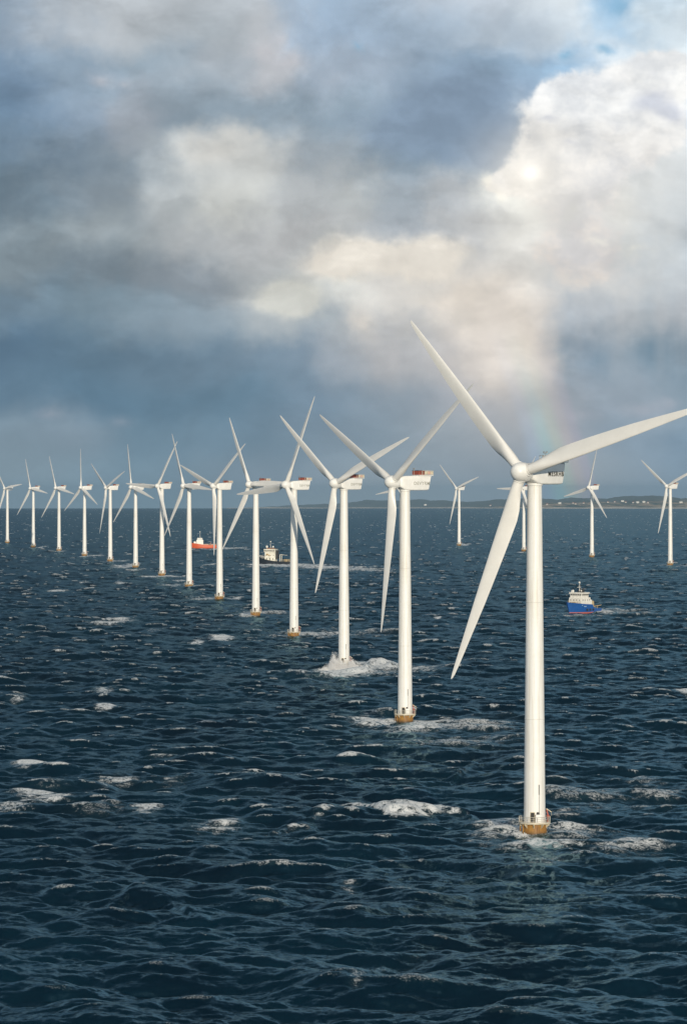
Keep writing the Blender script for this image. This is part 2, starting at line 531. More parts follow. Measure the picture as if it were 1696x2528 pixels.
# ------------------------------------------------------------------ the sea
def ocean_tile(L, N, lam_lo, lam_hi, sigma, lam_p, wind, spread, seed, chop, base):
    rng = np.random.default_rng(seed)
    k1 = np.fft.fftfreq(N, d=L / N) * 2 * np.pi
    kx, ky = np.meshgrid(k1, k1, indexing='ij')
    k = np.hypot(kx, ky)
    k[0, 0] = 1e-6
    kp = 2 * np.pi / lam_p
    cosd = (kx * wind[0] + ky * wind[1]) / k
    P = np.exp(-0.9 * (kp / k) ** 2) / k ** 3.7 * (base + np.abs(cosd) ** spread)
    P[cosd < 0] *= 0.35
    lam = 2 * np.pi / k
    P *= 1 / (1 + (lam_lo / lam) ** 12) / (1 + (lam / lam_hi) ** 12)
    P[0, 0] = 0
    h = (rng.normal(size=(N, N)) + 1j * rng.normal(size=(N, N))) * np.sqrt(P)
    H = np.real(np.fft.ifft2(h))
    sc = sigma / H.std()
    h *= sc
    H *= sc
    # real part of the field: use the hermitian part so derivatives agree
    hh = np.fft.fft2(H)
    Dx = np.real(np.fft.ifft2(-1j * kx / k * hh)) * chop
    Dy = np.real(np.fft.ifft2(-1j * ky / k * hh)) * chop
    Jxx = np.real(np.fft.ifft2(kx * kx / k * hh)) * chop
    Jyy = np.real(np.fft.ifft2(ky * ky / k * hh)) * chop
    Jxy = np.real(np.fft.ifft2(kx * ky / k * hh)) * chop
    J = (1 + Jxx) * (1 + Jyy) - Jxy ** 2
    J2 = (1 - Jxx) * (1 - Jyy) - Jxy ** 2
    return H, Dx, Dy, J2


def sample(T, x, y, L, ang):
    c, s = math.cos(ang), math.sin(ang)
    N = T[0].shape[0]
    a = ((c * x + s * y) / L * N) % N
    b = ((-s * x + c * y) / L * N) % N
    i0 = np.floor(a).astype(np.int32)
    j0 = np.floor(b).astype(np.int32)
    fa = (a - i0).astype(np.float32)
    fb_ = (b - j0).astype(np.float32)
    i0 %= N
    j0 %= N
    i1 = (i0 + 1) % N
    j1 = (j0 + 1) % N
    out = []
    for A in T:
        A = A.astype(np.float32)
        out.append((A[i0, j0] * (1 - fa) + A[i1, j0] * fa) * (1 - fb_) + (A[i0, j1] * (1 - fa) + A[i1, j1] * fa) * fb_)
    H, Dx, Dy, J = out
    return H, c * Dx - s * Dy, s * Dx + c * Dy, J


# whitecaps and foam lace seen in the photograph: x, y, half width, half height (photo px), strength
FOAM = [
    (100, 1958, 50, 12, 0.72), (128, 1972, 40, 10, 0.66), (70, 1976, 34, 8, 0.5), (290, 1932, 40, 9, 0.68), (322, 1941, 26, 8, 0.55), (425, 1937, 34, 9, 0.6), (76, 1888, 32, 8, 0.75), (362, 1999, 26, 12, 0.6),
    (30, 2000, 44, 7, 0.5), (540, 2041, 52, 15, 0.75), (492, 1587, 18, 5, 0.9), (547, 1579, 22, 4, 0.9), (275, 1536, 36, 7, 0.75), (40, 1731, 16, 5, 0.8),
    (65, 1709, 18, 5, 0.7), (260, 1706, 22, 4, 0.7), (262, 1748, 18, 4, 0.8), (862, 2190, 16, 9, 0.8), (145, 1460, 18, 2, 0.8), (220, 1453, 10, 2, 0.9),
    (300, 1441, 12, 2, 0.9), (203, 1441, 8, 2, 0.8), (445, 1434, 16, 2, 0.7), (515, 1395, 14, 2, 0.9), (655, 1443, 14, 3, 0.9), (1688, 1708, 16, 8, 0.9),
    (1573, 1619, 10, 3, 0.8), (1080, 1527, 8, 3, 0.8), (660, 2050, 30, 7, 0.4), (1030, 2372, 22, 16, 0.3), (885, 2440, 14, 9, 0.35), (935, 2390, 22, 10, 0.45),
    (400, 1870, 40, 6, 0.3), (250, 2010, 60, 10, 0.3), (640, 1960, 40, 8, 0.25), (380, 1560, 20, 3, 0.35), (120, 1560, 20, 3, 0.4),
    # round the bases of the turbines
    (1240, 2046, 66, 18, 0.64), (1285, 2062, 60, 10, 0.6), (1330, 2084, 90, 10, 0.62), (1205, 2074, 50, 22, 0.46), (1265, 2092, 50, 14, 0.5), (1390, 2040, 66, 26, 0.54), (1430, 2066, 60, 16, 0.46), (1560, 2088, 80, 26, 0.52), (1500, 2104, 60, 12, 0.46), (1615, 2100, 50, 16, 0.46), (1610, 1955, 50, 30, 0.44), (1560, 1985, 60, 16, 0.38), (1430, 1955, 80, 30, 0.38), (1480, 1990, 60, 16, 0.36), (1340, 2122, 40, 16, 0.42),
    (925, 1780, 44, 14, 0.95), (1000, 1802, 90, 9, 0.7), (1060, 1790, 50, 10, 0.7), (1160, 1790, 130, 16, 0.48), (1120, 1830, 120, 14, 0.42),
    (712, 1568, 56, 5, 0.65), (830, 1568, 110, 7, 0.55), (790, 1520, 60, 7, 0.3), (860, 1662, 110, 10, 0.5), (1000, 1655, 60, 6, 0.7), (935, 1650, 56, 9, 1.0), (850, 1664, 60, 8, 0.9),
    (612, 1520, 20, 3, 0.9), (660, 1515, 40, 2, 0.5), (515, 1478, 40, 3, 0.8), (575, 1479, 18, 2, 0.9), (430, 1447, 30, 2, 0.7), (500, 1447, 50, 2, 0.7),
    (370, 1424, 16, 2.5, 0.9), (420, 1424, 40, 2, 0.7), (312, 1399, 24, 4, 0.8), (330, 1409, 14, 2, 0.7), (270, 1388, 12, 1.5, 0.9), (296, 1386, 16, 1.2, 0.8), (212, 1374, 14, 1.5, 0.9), (240, 1372, 24, 1.2, 0.7),
    (146, 1362, 12, 1.2, 0.8), (92, 1352, 16, 1.2, 0.7), (1146, 1346, 10, 1.4, 0.8), (1284, 1364, 8, 1.4, 0.9), (1690, 1398, 14, 2, 0.7), (1640, 1397, 10, 2, 0.5),
    # wakes and bow waves of the ships
    (655, 1395, 34, 3.4, 1.2), (700, 1397, 30, 3, 1.2), (745, 1396, 50, 3, 1.1), (820, 1402, 70, 3, 0.9), (900, 1408, 80, 3, 0.6),
    (500, 1357, 40, 1.4, 0.7), (540, 1356, 26, 1.3, 1.0), (575, 1354, 30, 1.1, 1.0), (1480, 1509, 26, 6, 0.85), (1420, 1519, 36, 6, 0.5), (1525, 1510, 44, 6, 0.5), (1580, 1514, 50, 6, 0.34),
]
# breaking crests: polyline in photo px, height (m), half depth (m), foam
CRESTS = [
    ([(760, 2030), (835, 2003), (880, 1999), (925, 2006), (960, 2016), (1030, 2014), (1085, 2006), (1130, 2008), (1185, 2026)], 1.6, 7.0, 0.80),
    ([(660, 2052), (705, 2044), (745, 2036), (782, 2042)], 1.2, 5.0, 0.9),
    ([(915, 1950), (960, 1936), (1010, 1936), (1060, 1930), (1110, 1925), (1180, 1895)], 1.2, 6.0, 0.30),
    ([(885, 1656), (915, 1646), (950, 1644), (990, 1650)], 1.9, 12.0, 1.0),
    ([(230, 2250), (330, 2215), (420, 2230), (520, 2280)], 1.1, 6.0, 0.0),
    ([(900, 2410), (940, 2392), (985, 2398)], 0.9, 4.0, 0.25),
    ([(1200, 2500), (1300, 2470), (1420, 2455), (1500, 2440)], 1.0, 5.0, 0.05),
    ([(1640, 1556), (1665, 1548), (1690, 1552)], 1.6, 10.0, 0.1),
]


def build_sea():
    th_f = np.linspace(-0.128, 0.128, 860)
    ext = np.concatenate([np.linspace(0.1287, 0.262, 190), np.linspace(0.275, 0.6, 22), np.linspace(0.7, math.pi - 0.02, 26)])
    th = np.concatenate([-ext[::-1], th_f, ext])
    ds = [6, 40, 90, 150, 210, 260, 300, 330]
    d = 350.0
    while d < 29500:
        ds.append(d)
        st = 0.36 * (d / 460.0) ** 1.55
        if d < 445:
            st = 1.2
        d += min(st, 260.0)
    ds += [30000, 32500]
    d = np.array(ds)
    D, TH = np.meshgrid(d, th, indexing='ij')
    x = (D * np.sin(TH)).ravel()
    y = (D * np.cos(TH)).ravel()
    nr, nc = D.shape
    r = D.ravel()
    wind = (0.42, 0.91)
    T1 = ocean_tile(397.0, 1024, 4.5, 400, 0.70, 43.0, wind, 1.4, 3, 0.55, 0.22)
    T2 = ocean_tile(61.3, 512, 0.6, 4.5, 0.048, 34.0, wind, 1.0, 5, 0.6, 0.35)
    H1, X1, Y1, J1 = sample(T1, x, y, 397.0, 0.31)
    H2, X2, Y2, J2 = sample(T2, x, y, 61.3, 0.85)
    near = np.clip(1.4 - r / 1500.0, 0, 1)
    side = np.where(np.abs(TH.ravel()) > 0.263, 0.25, 1.0)
    far = np.clip((29000 - r) / 8000, 0, 1)
    w = side * far
    Z = (H1 + H2 * near) * w
    X = x + (X1 + X2 * near) * w
    Y = y + (Y1 + Y2 * near) * w
    # foam from folding crests
    # patchy sea: gusts make some stretches break more than others
    J = J1 + (J2 - 1) * near * 0.25
    lo = np.quantile(J[(r > 500) & (r < 3000)], 0.020)
    foam = np.clip((lo - J) / 0.35 + 0.0, 0, 1) * np.where(np.abs(TH.ravel()) > 0.263, 0, 1)
    foam = np.where(J < lo, 0.50 + 0.50 * foam, 0.0)
    foam *= np.clip(r / 900.0, 0.5, 1.0)
    for (fx, fy, hw, hh, st) in FOAM:
        gx, gy = ground(fx, fy)
        s = FL / gy
        rx = hw / s
        ry = max(1.0, hh * gy * gy / (FL * CH))
        sel = np.nonzero((np.abs(x - gx) < 2 * rx) & (np.abs(y - gy) < 2 * ry))[0]
        q = ((x[sel] - gx) / rx) ** 2 + ((y[sel] - gy) / ry) ** 2
        q = np.clip(q + 0.45 * H2[sel] / 0.048 - 0.25 * H1[sel] / 0.56, 0, None)
        foam[sel] = np.maximum(foam[sel], min(1.0, st * 1.15) * np.exp(-q * 0.6))
    for (pl, hgt, dep, fo) in CRESTS:
        g = np.array([ground(a, b) for a, b in pl])
        x0, x1 = g[:, 0].min(), g[:, 0].max()
        sel = np.nonzero((x > x0 - 3) & (x < x1 + 3) & (np.abs(y - g[:, 1].mean()) < 5 * dep + np.ptp(g[:, 1])))[0]
        xs = x[sel]
        cy_ = np.interp(xs, g[:, 0], g[:, 1])
        tt = np.clip((xs - x0) / (x1 - x0), 0, 1)
        env = np.sin(np.pi * np.clip(tt, 0.0, 1)) ** 0.6
        env = env * (0.85 + 0.15 * np.sin(tt * 17.0) * np.cos(tt * 9.0))
        dyv = y[sel] - cy_
        prof = np.where(dyv < 0, np.exp(-(dyv / (dep * 0.55)) ** 2), np.exp(-(dyv / (dep * 1.6)) ** 2))
        Z[sel] += hgt * env * prof
        # the front face throws forward
        Y[sel] -= 0.5 * hgt * env * np.exp(-(dyv / (dep * 0.5)) ** 2)
        fm = np.where(dyv < 0, np.exp(-(dyv / (dep * 1.0)) ** 4), np.exp(-(dyv / (dep * 0.9)) ** 4))
        fm *= np.clip(0.74 - 0.26 * H2[sel] / 0.048 + 0.12 * H1[sel] / 0.6, 0.15, 1.05)
        foam[sel] = np.maximum(foam[sel], fo * np.clip(env * 1.6, 0, 1) * fm)
    foam *= np.clip(0.85 + 0.35 * (Z / 0.6), 0.55, 1.2)
    foam = np.clip(foam, 0, 1)
    Z -= r * r / (2 * RE)
    co = np.stack([X, Y, Z], 1).astype(np.float32)
    me = bpy.data.meshes.new('sea')
    nv = nr * nc
    idx = np.arange(nv).reshape(nr, nc)
    a = idx[:-1, :-1].ravel()
    b = idx[:-1, 1:].ravel()
    c = idx[1:, 1:].ravel()
    e = idx[1:, :-1].ravel()
    quads = np.stack([a, b, c, e], 1)
    # close the ring behind
    q2 = np.stack([idx[:-1, -1], idx[:-1, 0], idx[1:, 0], idx[1:, -1]], 1)
    quads = np.concatenate([quads, q2])
    quads = quads[:, ::-1]
    me.vertices.add(nv)
    me.vertices.foreach_set('co', co.ravel())
    nf = len(quads)
    me.loops.add(nf * 4)
    me.polygons.add(nf)
    me.loops.foreach_set('vertex_index', quads.astype(np.int32).ravel())
    me.polygons.foreach_set('loop_start', np.arange(0, nf * 4, 4, dtype=np.int32))
    me.polygons.foreach_set('use_smooth', np.ones(nf, dtype=bool))
    me.update()
    at = me.attributes.new('foam', 'FLOAT', 'POINT')
    at.data.foreach_set('value', foam.astype(np.float32))
    print('sea verts', nv, 'rows', nr)
    return me


def sea_mat():
    m, t, p, o = mat('sea_water')
    g = t.node('ShaderNodeNewGeometry')
    pos = g.outputs['Position']
    dist = t.vm('LENGTH', pos)
    # small ripples as a direct tilt of the surface normal
    n1 = t.noise(t.vm('MULTIPLY', pos, (1.0, 0.75, 1.0)), 0.55, 4.0, 0.62, out='Color')
    n2 = t.noise(t.vm('MULTIPLY', pos, (1.0, 0.7, 1.0)), 2.6, 3.0, 0.6, out='Color')
    gust = t.noise(t.vm('MULTIPLY', pos, (1.0, 0.35, 1.0)), 0.012, 3.0, 0.5)
    amp = t.rng(gust, 0.3, 0.7, 0.75, 1.3)
    tilt = t.vm('ADD', t.vm('MULTIPLY', t.vm('SUBTRACT', n1, (0.5, 0.5, 0.5)), (0.30, 0.48, 0.0)),
                t.vm('MULTIPLY', t.vm('SUBTRACT', n2, (0.5, 0.5, 0.5)), (0.12, 0.20, 0.0)))
    tilt = t.vm('SCALE', tilt, s=t.m('MULTIPLY', amp, t.rng(dist, 500.0, 4000.0, 1.0, 1.25)))
    nor = t.vm('NORMALIZE', t.vm('ADD', g.outputs['Normal'], tilt))
    m.node_tree.nodes.remove(p)
    fr = t.node('ShaderNodeFresnel')
    fr.inputs['IOR'].default_value = 1.333
    t.put(fr.inputs['Normal'], nor)
    # a rough sea hides its own grazing slopes, so the mirror never becomes total
    k = t.m('MULTIPLY', t.m('MINIMUM', fr.outputs[0], 0.70), 0.39)
    gl = t.node('ShaderNodeBsdfGlossy')
    gl.inputs['Color'].default_value = (0.48, 0.77, 0.92, 1)
    gl.inputs['Roughness'].default_value = 0.19
    t.put(gl.inputs['Normal'], nor)
    body = t.node('ShaderNodeBsdfDiffuse')
    t.put(body.inputs['Normal'], nor)
    wat = t.node('ShaderNodeMixShader')
    t.put(wat.inputs[0], k)
    t.l.new(body.outputs[0], wat.inputs[1])
    t.l.new(gl.outputs[0], wat.inputs[2])
    # foam
    at = t.node('ShaderNodeAttribute', attribute_name='foam').outputs['Fac']
    f1 = t.noise(t.vm('MULTIPLY', pos, (1.0, 0.75, 1.0)), 0.36, 6.0, 0.66, 1.2)
    f2 = t.noise(t.vm('MULTIPLY', pos, (1.0, 0.70, 1.0)), 1.5, 5.0, 0.68, 0.8)
    lace = t.m('SUBTRACT', 1.0, t.m('ABSOLUTE', t.m('MULTIPLY_ADD', f1, 7.0, -3.5)), clamp=True)
    lace2 = t.m('SUBTRACT', 1.0, t.m('ABSOLUTE', t.m('MULTIPLY_ADD', f2, 6.0, -3.0)), clamp=True)
    f3 = t.noise(t.vm('MULTIPLY', pos, (0.7, 0.5, 1.0)), 5.0, 3.0, 0.7)
    fn = t.m('ADD', t.m('MULTIPLY', t.rng(f1, 0.32, 0.68), 0.22), t.m('ADD', t.m('MULTIPLY', t.rng(f2, 0.30, 0.70), 0.28), t.m('MULTIPLY', lace, 0.13)))
    fn = t.m('MULTIPLY_ADD', lace2, 0.17, fn)
    fn = t.m('MULTIPLY_ADD', t.rng(f3, 0.3, 0.7), 0.20, fn)
    thr = t.m('MULTIPLY_ADD', at, -0.56, 0.81)
    mask = t.rng(t.m('SUBTRACT', fn, thr), -0.05, 0.30, smooth=True)
    mask = t.m('MULTIPLY', mask, t.rng(at, 0.02, 0.2, 0.0, 0.92))
    # milky aerated water round heavy foam
    fo = t.node('ShaderNodeBsdfPrincipled')
    fc = t.mix(t.rng(t.m('ADD', t.m('MULTIPLY', f2, 0.5), t.m('MULTIPLY', f3, 0.5)), 0.40, 0.58), (0.60, 0.65, 0.68, 1), (0.86, 0.86, 0.85, 1))
    t.put(fo.inputs['Base Color'], fc)
    fo.inputs['Roughness'].default_value = 0.85
    mx = t.node('ShaderNodeMixShader')
    t.put(mx.inputs[0], mask)
    t.l.new(wat.outputs[0], mx.inputs[1])
    t.l.new(fo.outputs[0], mx.inputs[2])
    t.l.new(mx.outputs[0], o.inputs[0])
    milk = t.m('MULTIPLY', at, 0.40)
    deep = t.noise(t.vm('MULTIPLY', pos, (1.0, 0.2, 1.0)), 0.035, 4.0, 0.55)
    bc = t.mix(t.rng(deep, 0.36, 0.66), (0.0006, 0.006, 0.010, 1), (0.002, 0.019, 0.031, 1))
    t.put(body.inputs['Color'], t.mix(milk, bc, (0.06, 0.125, 0.14, 1)))
    return m


sea_me = build_sea()
sea_me.materials.append(sea_mat())
sea = link('water', sea_me)
sea['kind'] = 'structure'


# ------------------------------------------------------------------ the far coast
def fbm1(x, seed):
    s = 0.0
    a = 1.0
    rr = random.Random(seed)
    for i in range(6):
        ph = rr.random() * 6.28
        s += a * math.sin(x * (1.7 ** i) + ph)
        a *= 0.55
    return s


LAND_D = 25000.0


def curve_z(d):
    return -d * d / (2 * RE)


def hill_top(xp):                 # skyline of the hills in photo px above the shore line
    pts = [(560, 0), (700, 7), (800, 17), (900, 26), (1000, 27), (1080, 26), (1180, 25), (1260, 28), (1330, 31), (1400, 33), (1460, 36), (1500, 38), (1600, 37), (1700, 38), (1900, 44), (2400, 50), (3400, 40)]
    return float(np.interp(xp, [a for a, _ in pts], [b for _, b in pts]))


def build_land():
    cols = np.linspace(560, 3400, 420)
    rows = [(0.0, 0.0), (40, 0.02), (130, 0.045), (350, 0.10), (800, 0.20), (1300, 0.30), (1900, 0.42), (2500, 0.60), (3100, 0.80), (3700, 0.95), (4300, 1.0), (5200, 0.92), (6500, 0.6)]
    mb = MB()
    vs = []
    for (dd, hh) in rows:
        for xp in cols:
            bay = 120 * fbm1(xp * 0.006, 4) + 260 * max(0.0, (760 - xp) / 200) ** 2
            d = LAND_D + dd + bay + 11000.0 * min(0.75, max(0.0, (1330 - xp) / 700.0))
            th = (xp - PX) / FL
            top = hill_top(xp) * 0.72 * (d - dd + 4000) / FL
            jag = 1.0 + 0.10 * fbm1(xp * 0.021 + hh * 3.0, 9) * hh
            h = 1.5 + top * hh * jag + 3.5 * fbm1(xp * 0.05 + dd * 0.004, 3) * min(1.0, dd / 600.0)
            if dd == 0:
                h = -4.0
            if dd == 40:
                h = 3.0
            if dd == 130:
                h = max(5.0, 8.5 + 1.6 * fbm1(xp * 0.03, 2))
            # wooded top: small crowns along the skyline
            if hh > 0.55:
                h += 3.0 * random.random()
            vs.append((d * math.sin(th), d * math.cos(th), curve_z(d) + h))
    n = len(cols)
    fs, mi = [], []
    for j in range(len(rows) - 1):
        for i in range(n - 1):
            fs.append((j * n + i, j * n + i + 1, (j + 1) * n + i + 1, (j + 1) * n + i))
    # beach strip first
    beach = MB()
    bf = [f for f in fs if f[2] < 3 * n]
    beach.v = vs[:3 * n]
    beach.f = bf
    beach.mi = [0] * len(bf)
    hills = MB()
    hf = [tuple(q - 2 * n for q in f) for f in fs if f[0] >= 2 * n]
    hills.v = vs[2 * n:]
    hills.f = hf
    hills.mi = [0] * len(hf)
    m, t, p, o = mat('coast_land')
    g = t.node('ShaderNodeNewGeometry')
    pos = g.outputs['Position']
    x, y, z = t.sep(pos)
    dd = t.vm('LENGTH', pos)
    fld = t.noise(t.vm('MULTIPLY', pos, (1.0, 0.16, 1.0)), 0.006, 3.0, 0.55)
    fine = t.noise(t.vm('MULTIPLY', pos, (1.0, 0.4, 1.0)), 0.03, 4.0, 0.6)
    fields = t.ramp(fld, [(0.36, (0.035, 0.055, 0.022, 1)), (0.46, (0.16, 0.14, 0.07, 1)), (0.53, (0.46, 0.34, 0.20, 1)), (0.60, (0.13, 0.11, 0.06, 1)), (0.68, (0.42, 0.33, 0.21, 1))], 'CONSTANT')
    wood = t.mix(fine, (0.070, 0.100, 0.088, 1), (0.110, 0.135, 0.115, 1))  # forest colour paled and cooled, distance haze put into the paint
    k = t.rng(t.m('MULTIPLY_ADD', t.m('SUBTRACT', fld, 0.5), 2200.0, dd), LAND_D + 2100, LAND_D + 2700)
    t.put(p.inputs['Base Color'], t.mix(k, fields, wood))
    p.inputs['Roughness'].default_value = 0.9
    o1 = link('hills', hills.mesh('hills', m, True, fix=False))
    o1['kind'] = 'structure'
    o2 = link('beach', beach.mesh('beach', simple('pale_beach_sand', (0.62, 0.55, 0.44), 0.9, 0.25, 0.01), True, fix=False))
    o2['kind'] = 'structure'
    return vs, cols, n


build_land()


def coast_house(w, l, h, rh):
    mb = MB()
    mb.box((0, 0, h / 2), (w, l, h), 0, 0)
    e = 0.6
    vs = [(-w / 2 - e, -l / 2 - e, h), (w / 2 + e, -l / 2 - e, h), (w / 2 + e, l / 2 + e, h), (-w / 2 - e, l / 2 + e, h), (-w / 2 - e, 0, h + rh), (w / 2 + e, 0, h + rh)]
    mb.add(vs, [(0, 1, 5, 4), (2, 3, 4, 5), (0, 4, 3), (1, 2, 5), (0, 3, 2, 1)], 1)
    mb.box((w * 0.28, 0.8, h + rh * 0.9), (1.0, 1.0, 2.4), 0, 2)
    return mb


M_HWALL = simple('white_render_wall', (0.78, 0.76, 0.70), 0.8, 0.1, 0.3)
M_HROOF = simple('red_tile_roof', (0.30, 0.12, 0.07), 0.8, 0.25, 0.3)
house_me = coast_house(12, 9, 6, 5).mesh('coast_house', [M_HWALL, M_HROOF, M_HROOF])
barn_me = coast_house(20, 11, 7, 6).mesh('coast_house', [M_HWALL, M_HWALL, M_HROOF])
HOUSES = [(1381, 1244, 1), (1414, 1243, 0), (1420, 1245, 0), (1536, 1239, 1), (1544, 1241, 0), (1562, 1242, 0), (1573, 1242, 1), (1588, 1241, 1), (1598, 1242, 0), (1517, 1240, 0), (1500, 1241, 0), (1440, 1243, 0), (1655, 1243, 0), (1680, 1242, 1), (1350, 1246, 0), (1210, 1249, 0), (1050, 1248, 1)]
bpy.context.view_layer.update()
dep_hills = bpy.data.objects['hills']
for i, (hx, hy, big) in enumerate(HOUSES):
    # the slope at that bearing: march along the ray until it meets the land
    dirv = Vector(((hx - PX) / FL, 1.0, -(hy - PY) / FL)).normalized()
    ok, loc, nor, fi = dep_hills.ray_cast(Vector((0, 0, CH)), dirv)
    if not ok:
        continue
    ho = link('house', barn_me if big else house_me, None, (loc.x, loc.y, loc.z - 1.5), (0, 0, random.uniform(-0.5, 0.5)))
    ho['category'] = 'house'
    ho['group'] = 'houses on the far shore'
    ho['label'] = ('long pale farm building on the far shore, one of the bright specks above the beach' if big else
                   'small white house with reddish roof on the far shore, a tiny speck above the beach')


# ------------------------------------------------------------------ wind turbines
HUB = 70.0
DECK = 2.55
OV = 4.3
TILT = R_(5)
BL = 41.5


def blade_mesh():
    st = [(1.0, 1.96, 1.0, 20), (2.3, 1.98, 1.0, 20), (3.6, 2.15, 0.86, 19), (5.2, 2.60, 0.60, 17), (7.0, 3.10, 0.42, 15), (9.0, 3.34, 0.34, 13), (12, 3.28, 0.28, 10.5), (16, 3.10, 0.24, 8), (21, 2.80, 0.22, 5.5),
          (26, 2.42, 0.20, 4), (31, 1.88, 0.19, 2.5), (35, 1.44, 0.18, 1.5), (38.5, 1.02, 0.17, 1), (40.4, 0.70, 0.16, 0.5), (41.2, 0.42, 0.16, 0), (41.5, 0.12, 0.16, 0)]
    n = 28
    rings = []
    for (r, c, tr, tw) in st:
        circ = max(0.0, min(1.0, (tr - 0.34) / 0.6))
        a = -R_(tw + 2.0)
        ring = []
        for i in range(n):
            ph = 2 * math.pi * i / n
            # unit airfoil: x from leading edge (0) to trailing edge (1)
            xx = 0.5 * (1 - math.cos(ph))
            yt = 5 * tr * (0.2969 * math.sqrt(xx) - 0.126 * xx - 0.3516 * xx ** 2 + 0.2843 * xx ** 3 - 0.1036 * xx ** 4)
            yf = yt * (1.0 if ph < math.pi else -0.75)
            ax, ay = (0.30 - xx) * c, yf * c
            bx, by = 0.5 * c * math.cos(ph), 0.5 * c * math.sin(ph)
            px_, py_ = ax * (1 - circ) + bx * circ, ay * (1 - circ) + by * circ
            ring.append((px_ * math.cos(a) - py_ * math.sin(a), px_ * math.sin(a) + py_ * math.cos(a), r))
        rings.append(ring)
    mb = MB()
    mb.loft(rings)
    # bearing flange at the root
    mb.lathe([(1.05, 1.62), (1.10, 1.66), (1.10, 1.92), (1.05, 1.96)], 28, None, 0, False)
    return mb.mesh('blade', M_BLADE, True)


def hub_mesh():
    mb = MB()
    prof = [(1.35, 1.75), (1.62, 1.70), (1.80, 1.2), (1.92, 0.5), (1.92, -0.2), (1.84, -0.8), (1.66, -1.35), (1.36, -1.85), (0.95, -2.22), (0.5, -2.42), (0.12, -2.48)]
    # axis: local -Y is the nose
    Mx = Matrix(((1, 0, 0, 0), (0, 0, 1, 0), (0, -1, 0, 0), (0, 0, 0, 1)))
    mb.lathe(prof, 40, Mx)
    for k in range(3):
        Rk = Matrix.Rotation(2 * math.pi * k / 3, 4, 'Y')
        mb.lathe([(1.22, 0.6), (1.22, 1.66), (1.14, 1.74), (1.0, 1.74)], 28, Rk, 0, False)
    return mb.mesh('rotor_hub', M_NAC, True)


def nacelle_mesh():
    mb = MB()
    # sections along +Y (downwind): y, half width, top, bottom, roundness
    secs = [(-2.5, 1.25, 1.25, -1.25), (-2.0, 1.45, 1.5, -1.55), (-1.2, 1.66, 1.74, -2.1), (0.0, 1.76, 1.84, -2.32), (3.0, 1.80, 1.88, -2.35), (7.2, 1.78, 1.88, -2.32), (7.9, 1.70, 1.84, -2.2)]
    rings = []
    for (y, w, tp, bt) in secs:
        rr = 0.38 if y > -2.2 else 0.8
        ring = []
        for (sx, sz, a0) in ((1, 1, 0), (-1, 1, 90), (-1, -1, 180), (1, -1, 270)):
            for q in range(5):
                a = R_(a0 + q * 22.5)
                cx_ = sx * (w - rr)
                cz_ = (tp - rr) if sz > 0 else (bt + rr)
                zz = cz_ + rr * math.sin(a)
                yy = y - (0.85 * (tp - zz) / (tp - bt) if y > 6.5 else 0.0)
                ring.append((cx_ + rr * math.cos(a), yy, zz))
        rings.append(ring)
    mb.loft(rings)
    # yaw bearing skirt
    mb.lathe([(1.44, -2.62), (1.56, -2.55), (1.56, -2.1)], 32, None, 0, True)
    return mb.mesh('nacelle', M_NAC, True)


def hoist_deck_mesh():
    mb = MB()
    mb.box((0, 6.0, 1.99), (4.1, 5.0, 0.22), 0, 0, 1, 0.05)
    # gusset fins that carry the deck over the tail
    mb.box((-1.1, 7.9, 1.72), (0.14, 1.0, 0.40))
    mb.box((1.1, 7.9, 1.72), (0.14, 1.0, 0.40))
    return mb.mesh('hoist_deck', M_NAC, True)


def guard_fence_mesh():
    mb = MB()
    zt, zb = 3.20, 2.10
    corners = [(-2.0, 4.6), (2.0, 4.6), (2.0, 8.4), (-2.0, 8.4)]
    for i in range(4):
        a, b = Vector(corners[i] + (0,)), Vector(corners[(i + 1) % 4] + (0,))
        L = (b - a).length
        n = max(3, int(L / 0.8))
        for j in range(n):
            p0, p1 = a.lerp(b, j / n), a.lerp(b, (j + 1) / n)
            mb.box((p0.x, p0.y, (zt + zb) / 2), (0.10, 0.10, zt - zb + 0.16), 0, 0)
            mid = (p0 + p1) / 2
            ang = math.atan2(p1.y - p0.y, p1.x - p0.x)
            if mid.y > 5.7:
                mb.box((mid.x, mid.y, (zt + zb) / 2 + 0.02), ((p1 - p0).length - 0.14, 0.04, zt - zb - 0.22), ang, 1 if (j % 2 == 0) else 2)
            else:
                mb.box((mid.x, mid.y, (zt + zb) / 2), ((p1 - p0).length, 0.04, 0.06), ang, 0)
        mid = (a + b) / 2
        mb.box((mid.x, mid.y, zt + 0.10), (L + 0.1, 0.09, 0.09), math.atan2(b.y - a.y, b.x - a.x), 0)
    return mb.mesh('guard_fence', [M_RAIL, M_PINK, M_CREAM])


def cooler_mesh():
    mb = MB()
    mb.box((0, 4.65, 2.72), (3.5, 2.0, 1.20), 0, 0, 1, 0.06)
    for k in range(6):
        for sx in (-1, 1):
            mb.box((sx * 1.77, 3.85 + k * 0.32, 2.70), (0.06, 0.10, 0.95), 0, 1)
    mb.box((0, 4.65, 3.36), (3.6, 2.1, 0.08), 0, 1)
    return mb.mesh('cooling_unit', [M_RED, M_DARK], False)


def mast_mesh():
    mb = MB()
    mb.bar((0.7, 2.6, 1.85), (0.7, 2.6, 4.0), 0.05)
    mb.bar((0.3, 2.6, 3.7), (1.1, 2.6, 3.7), 0.035)
    mb.box((0.35, 2.6, 3.9), (0.16, 0.16, 0.35))
    mb.lathe([(0.16, 0), (0.16, 0.25), (0.06, 0.32)], 10, Matrix.Translation((1.05, 2.6, 3.75)))
    return mb.mesh('wind_sensor', M_GREY)


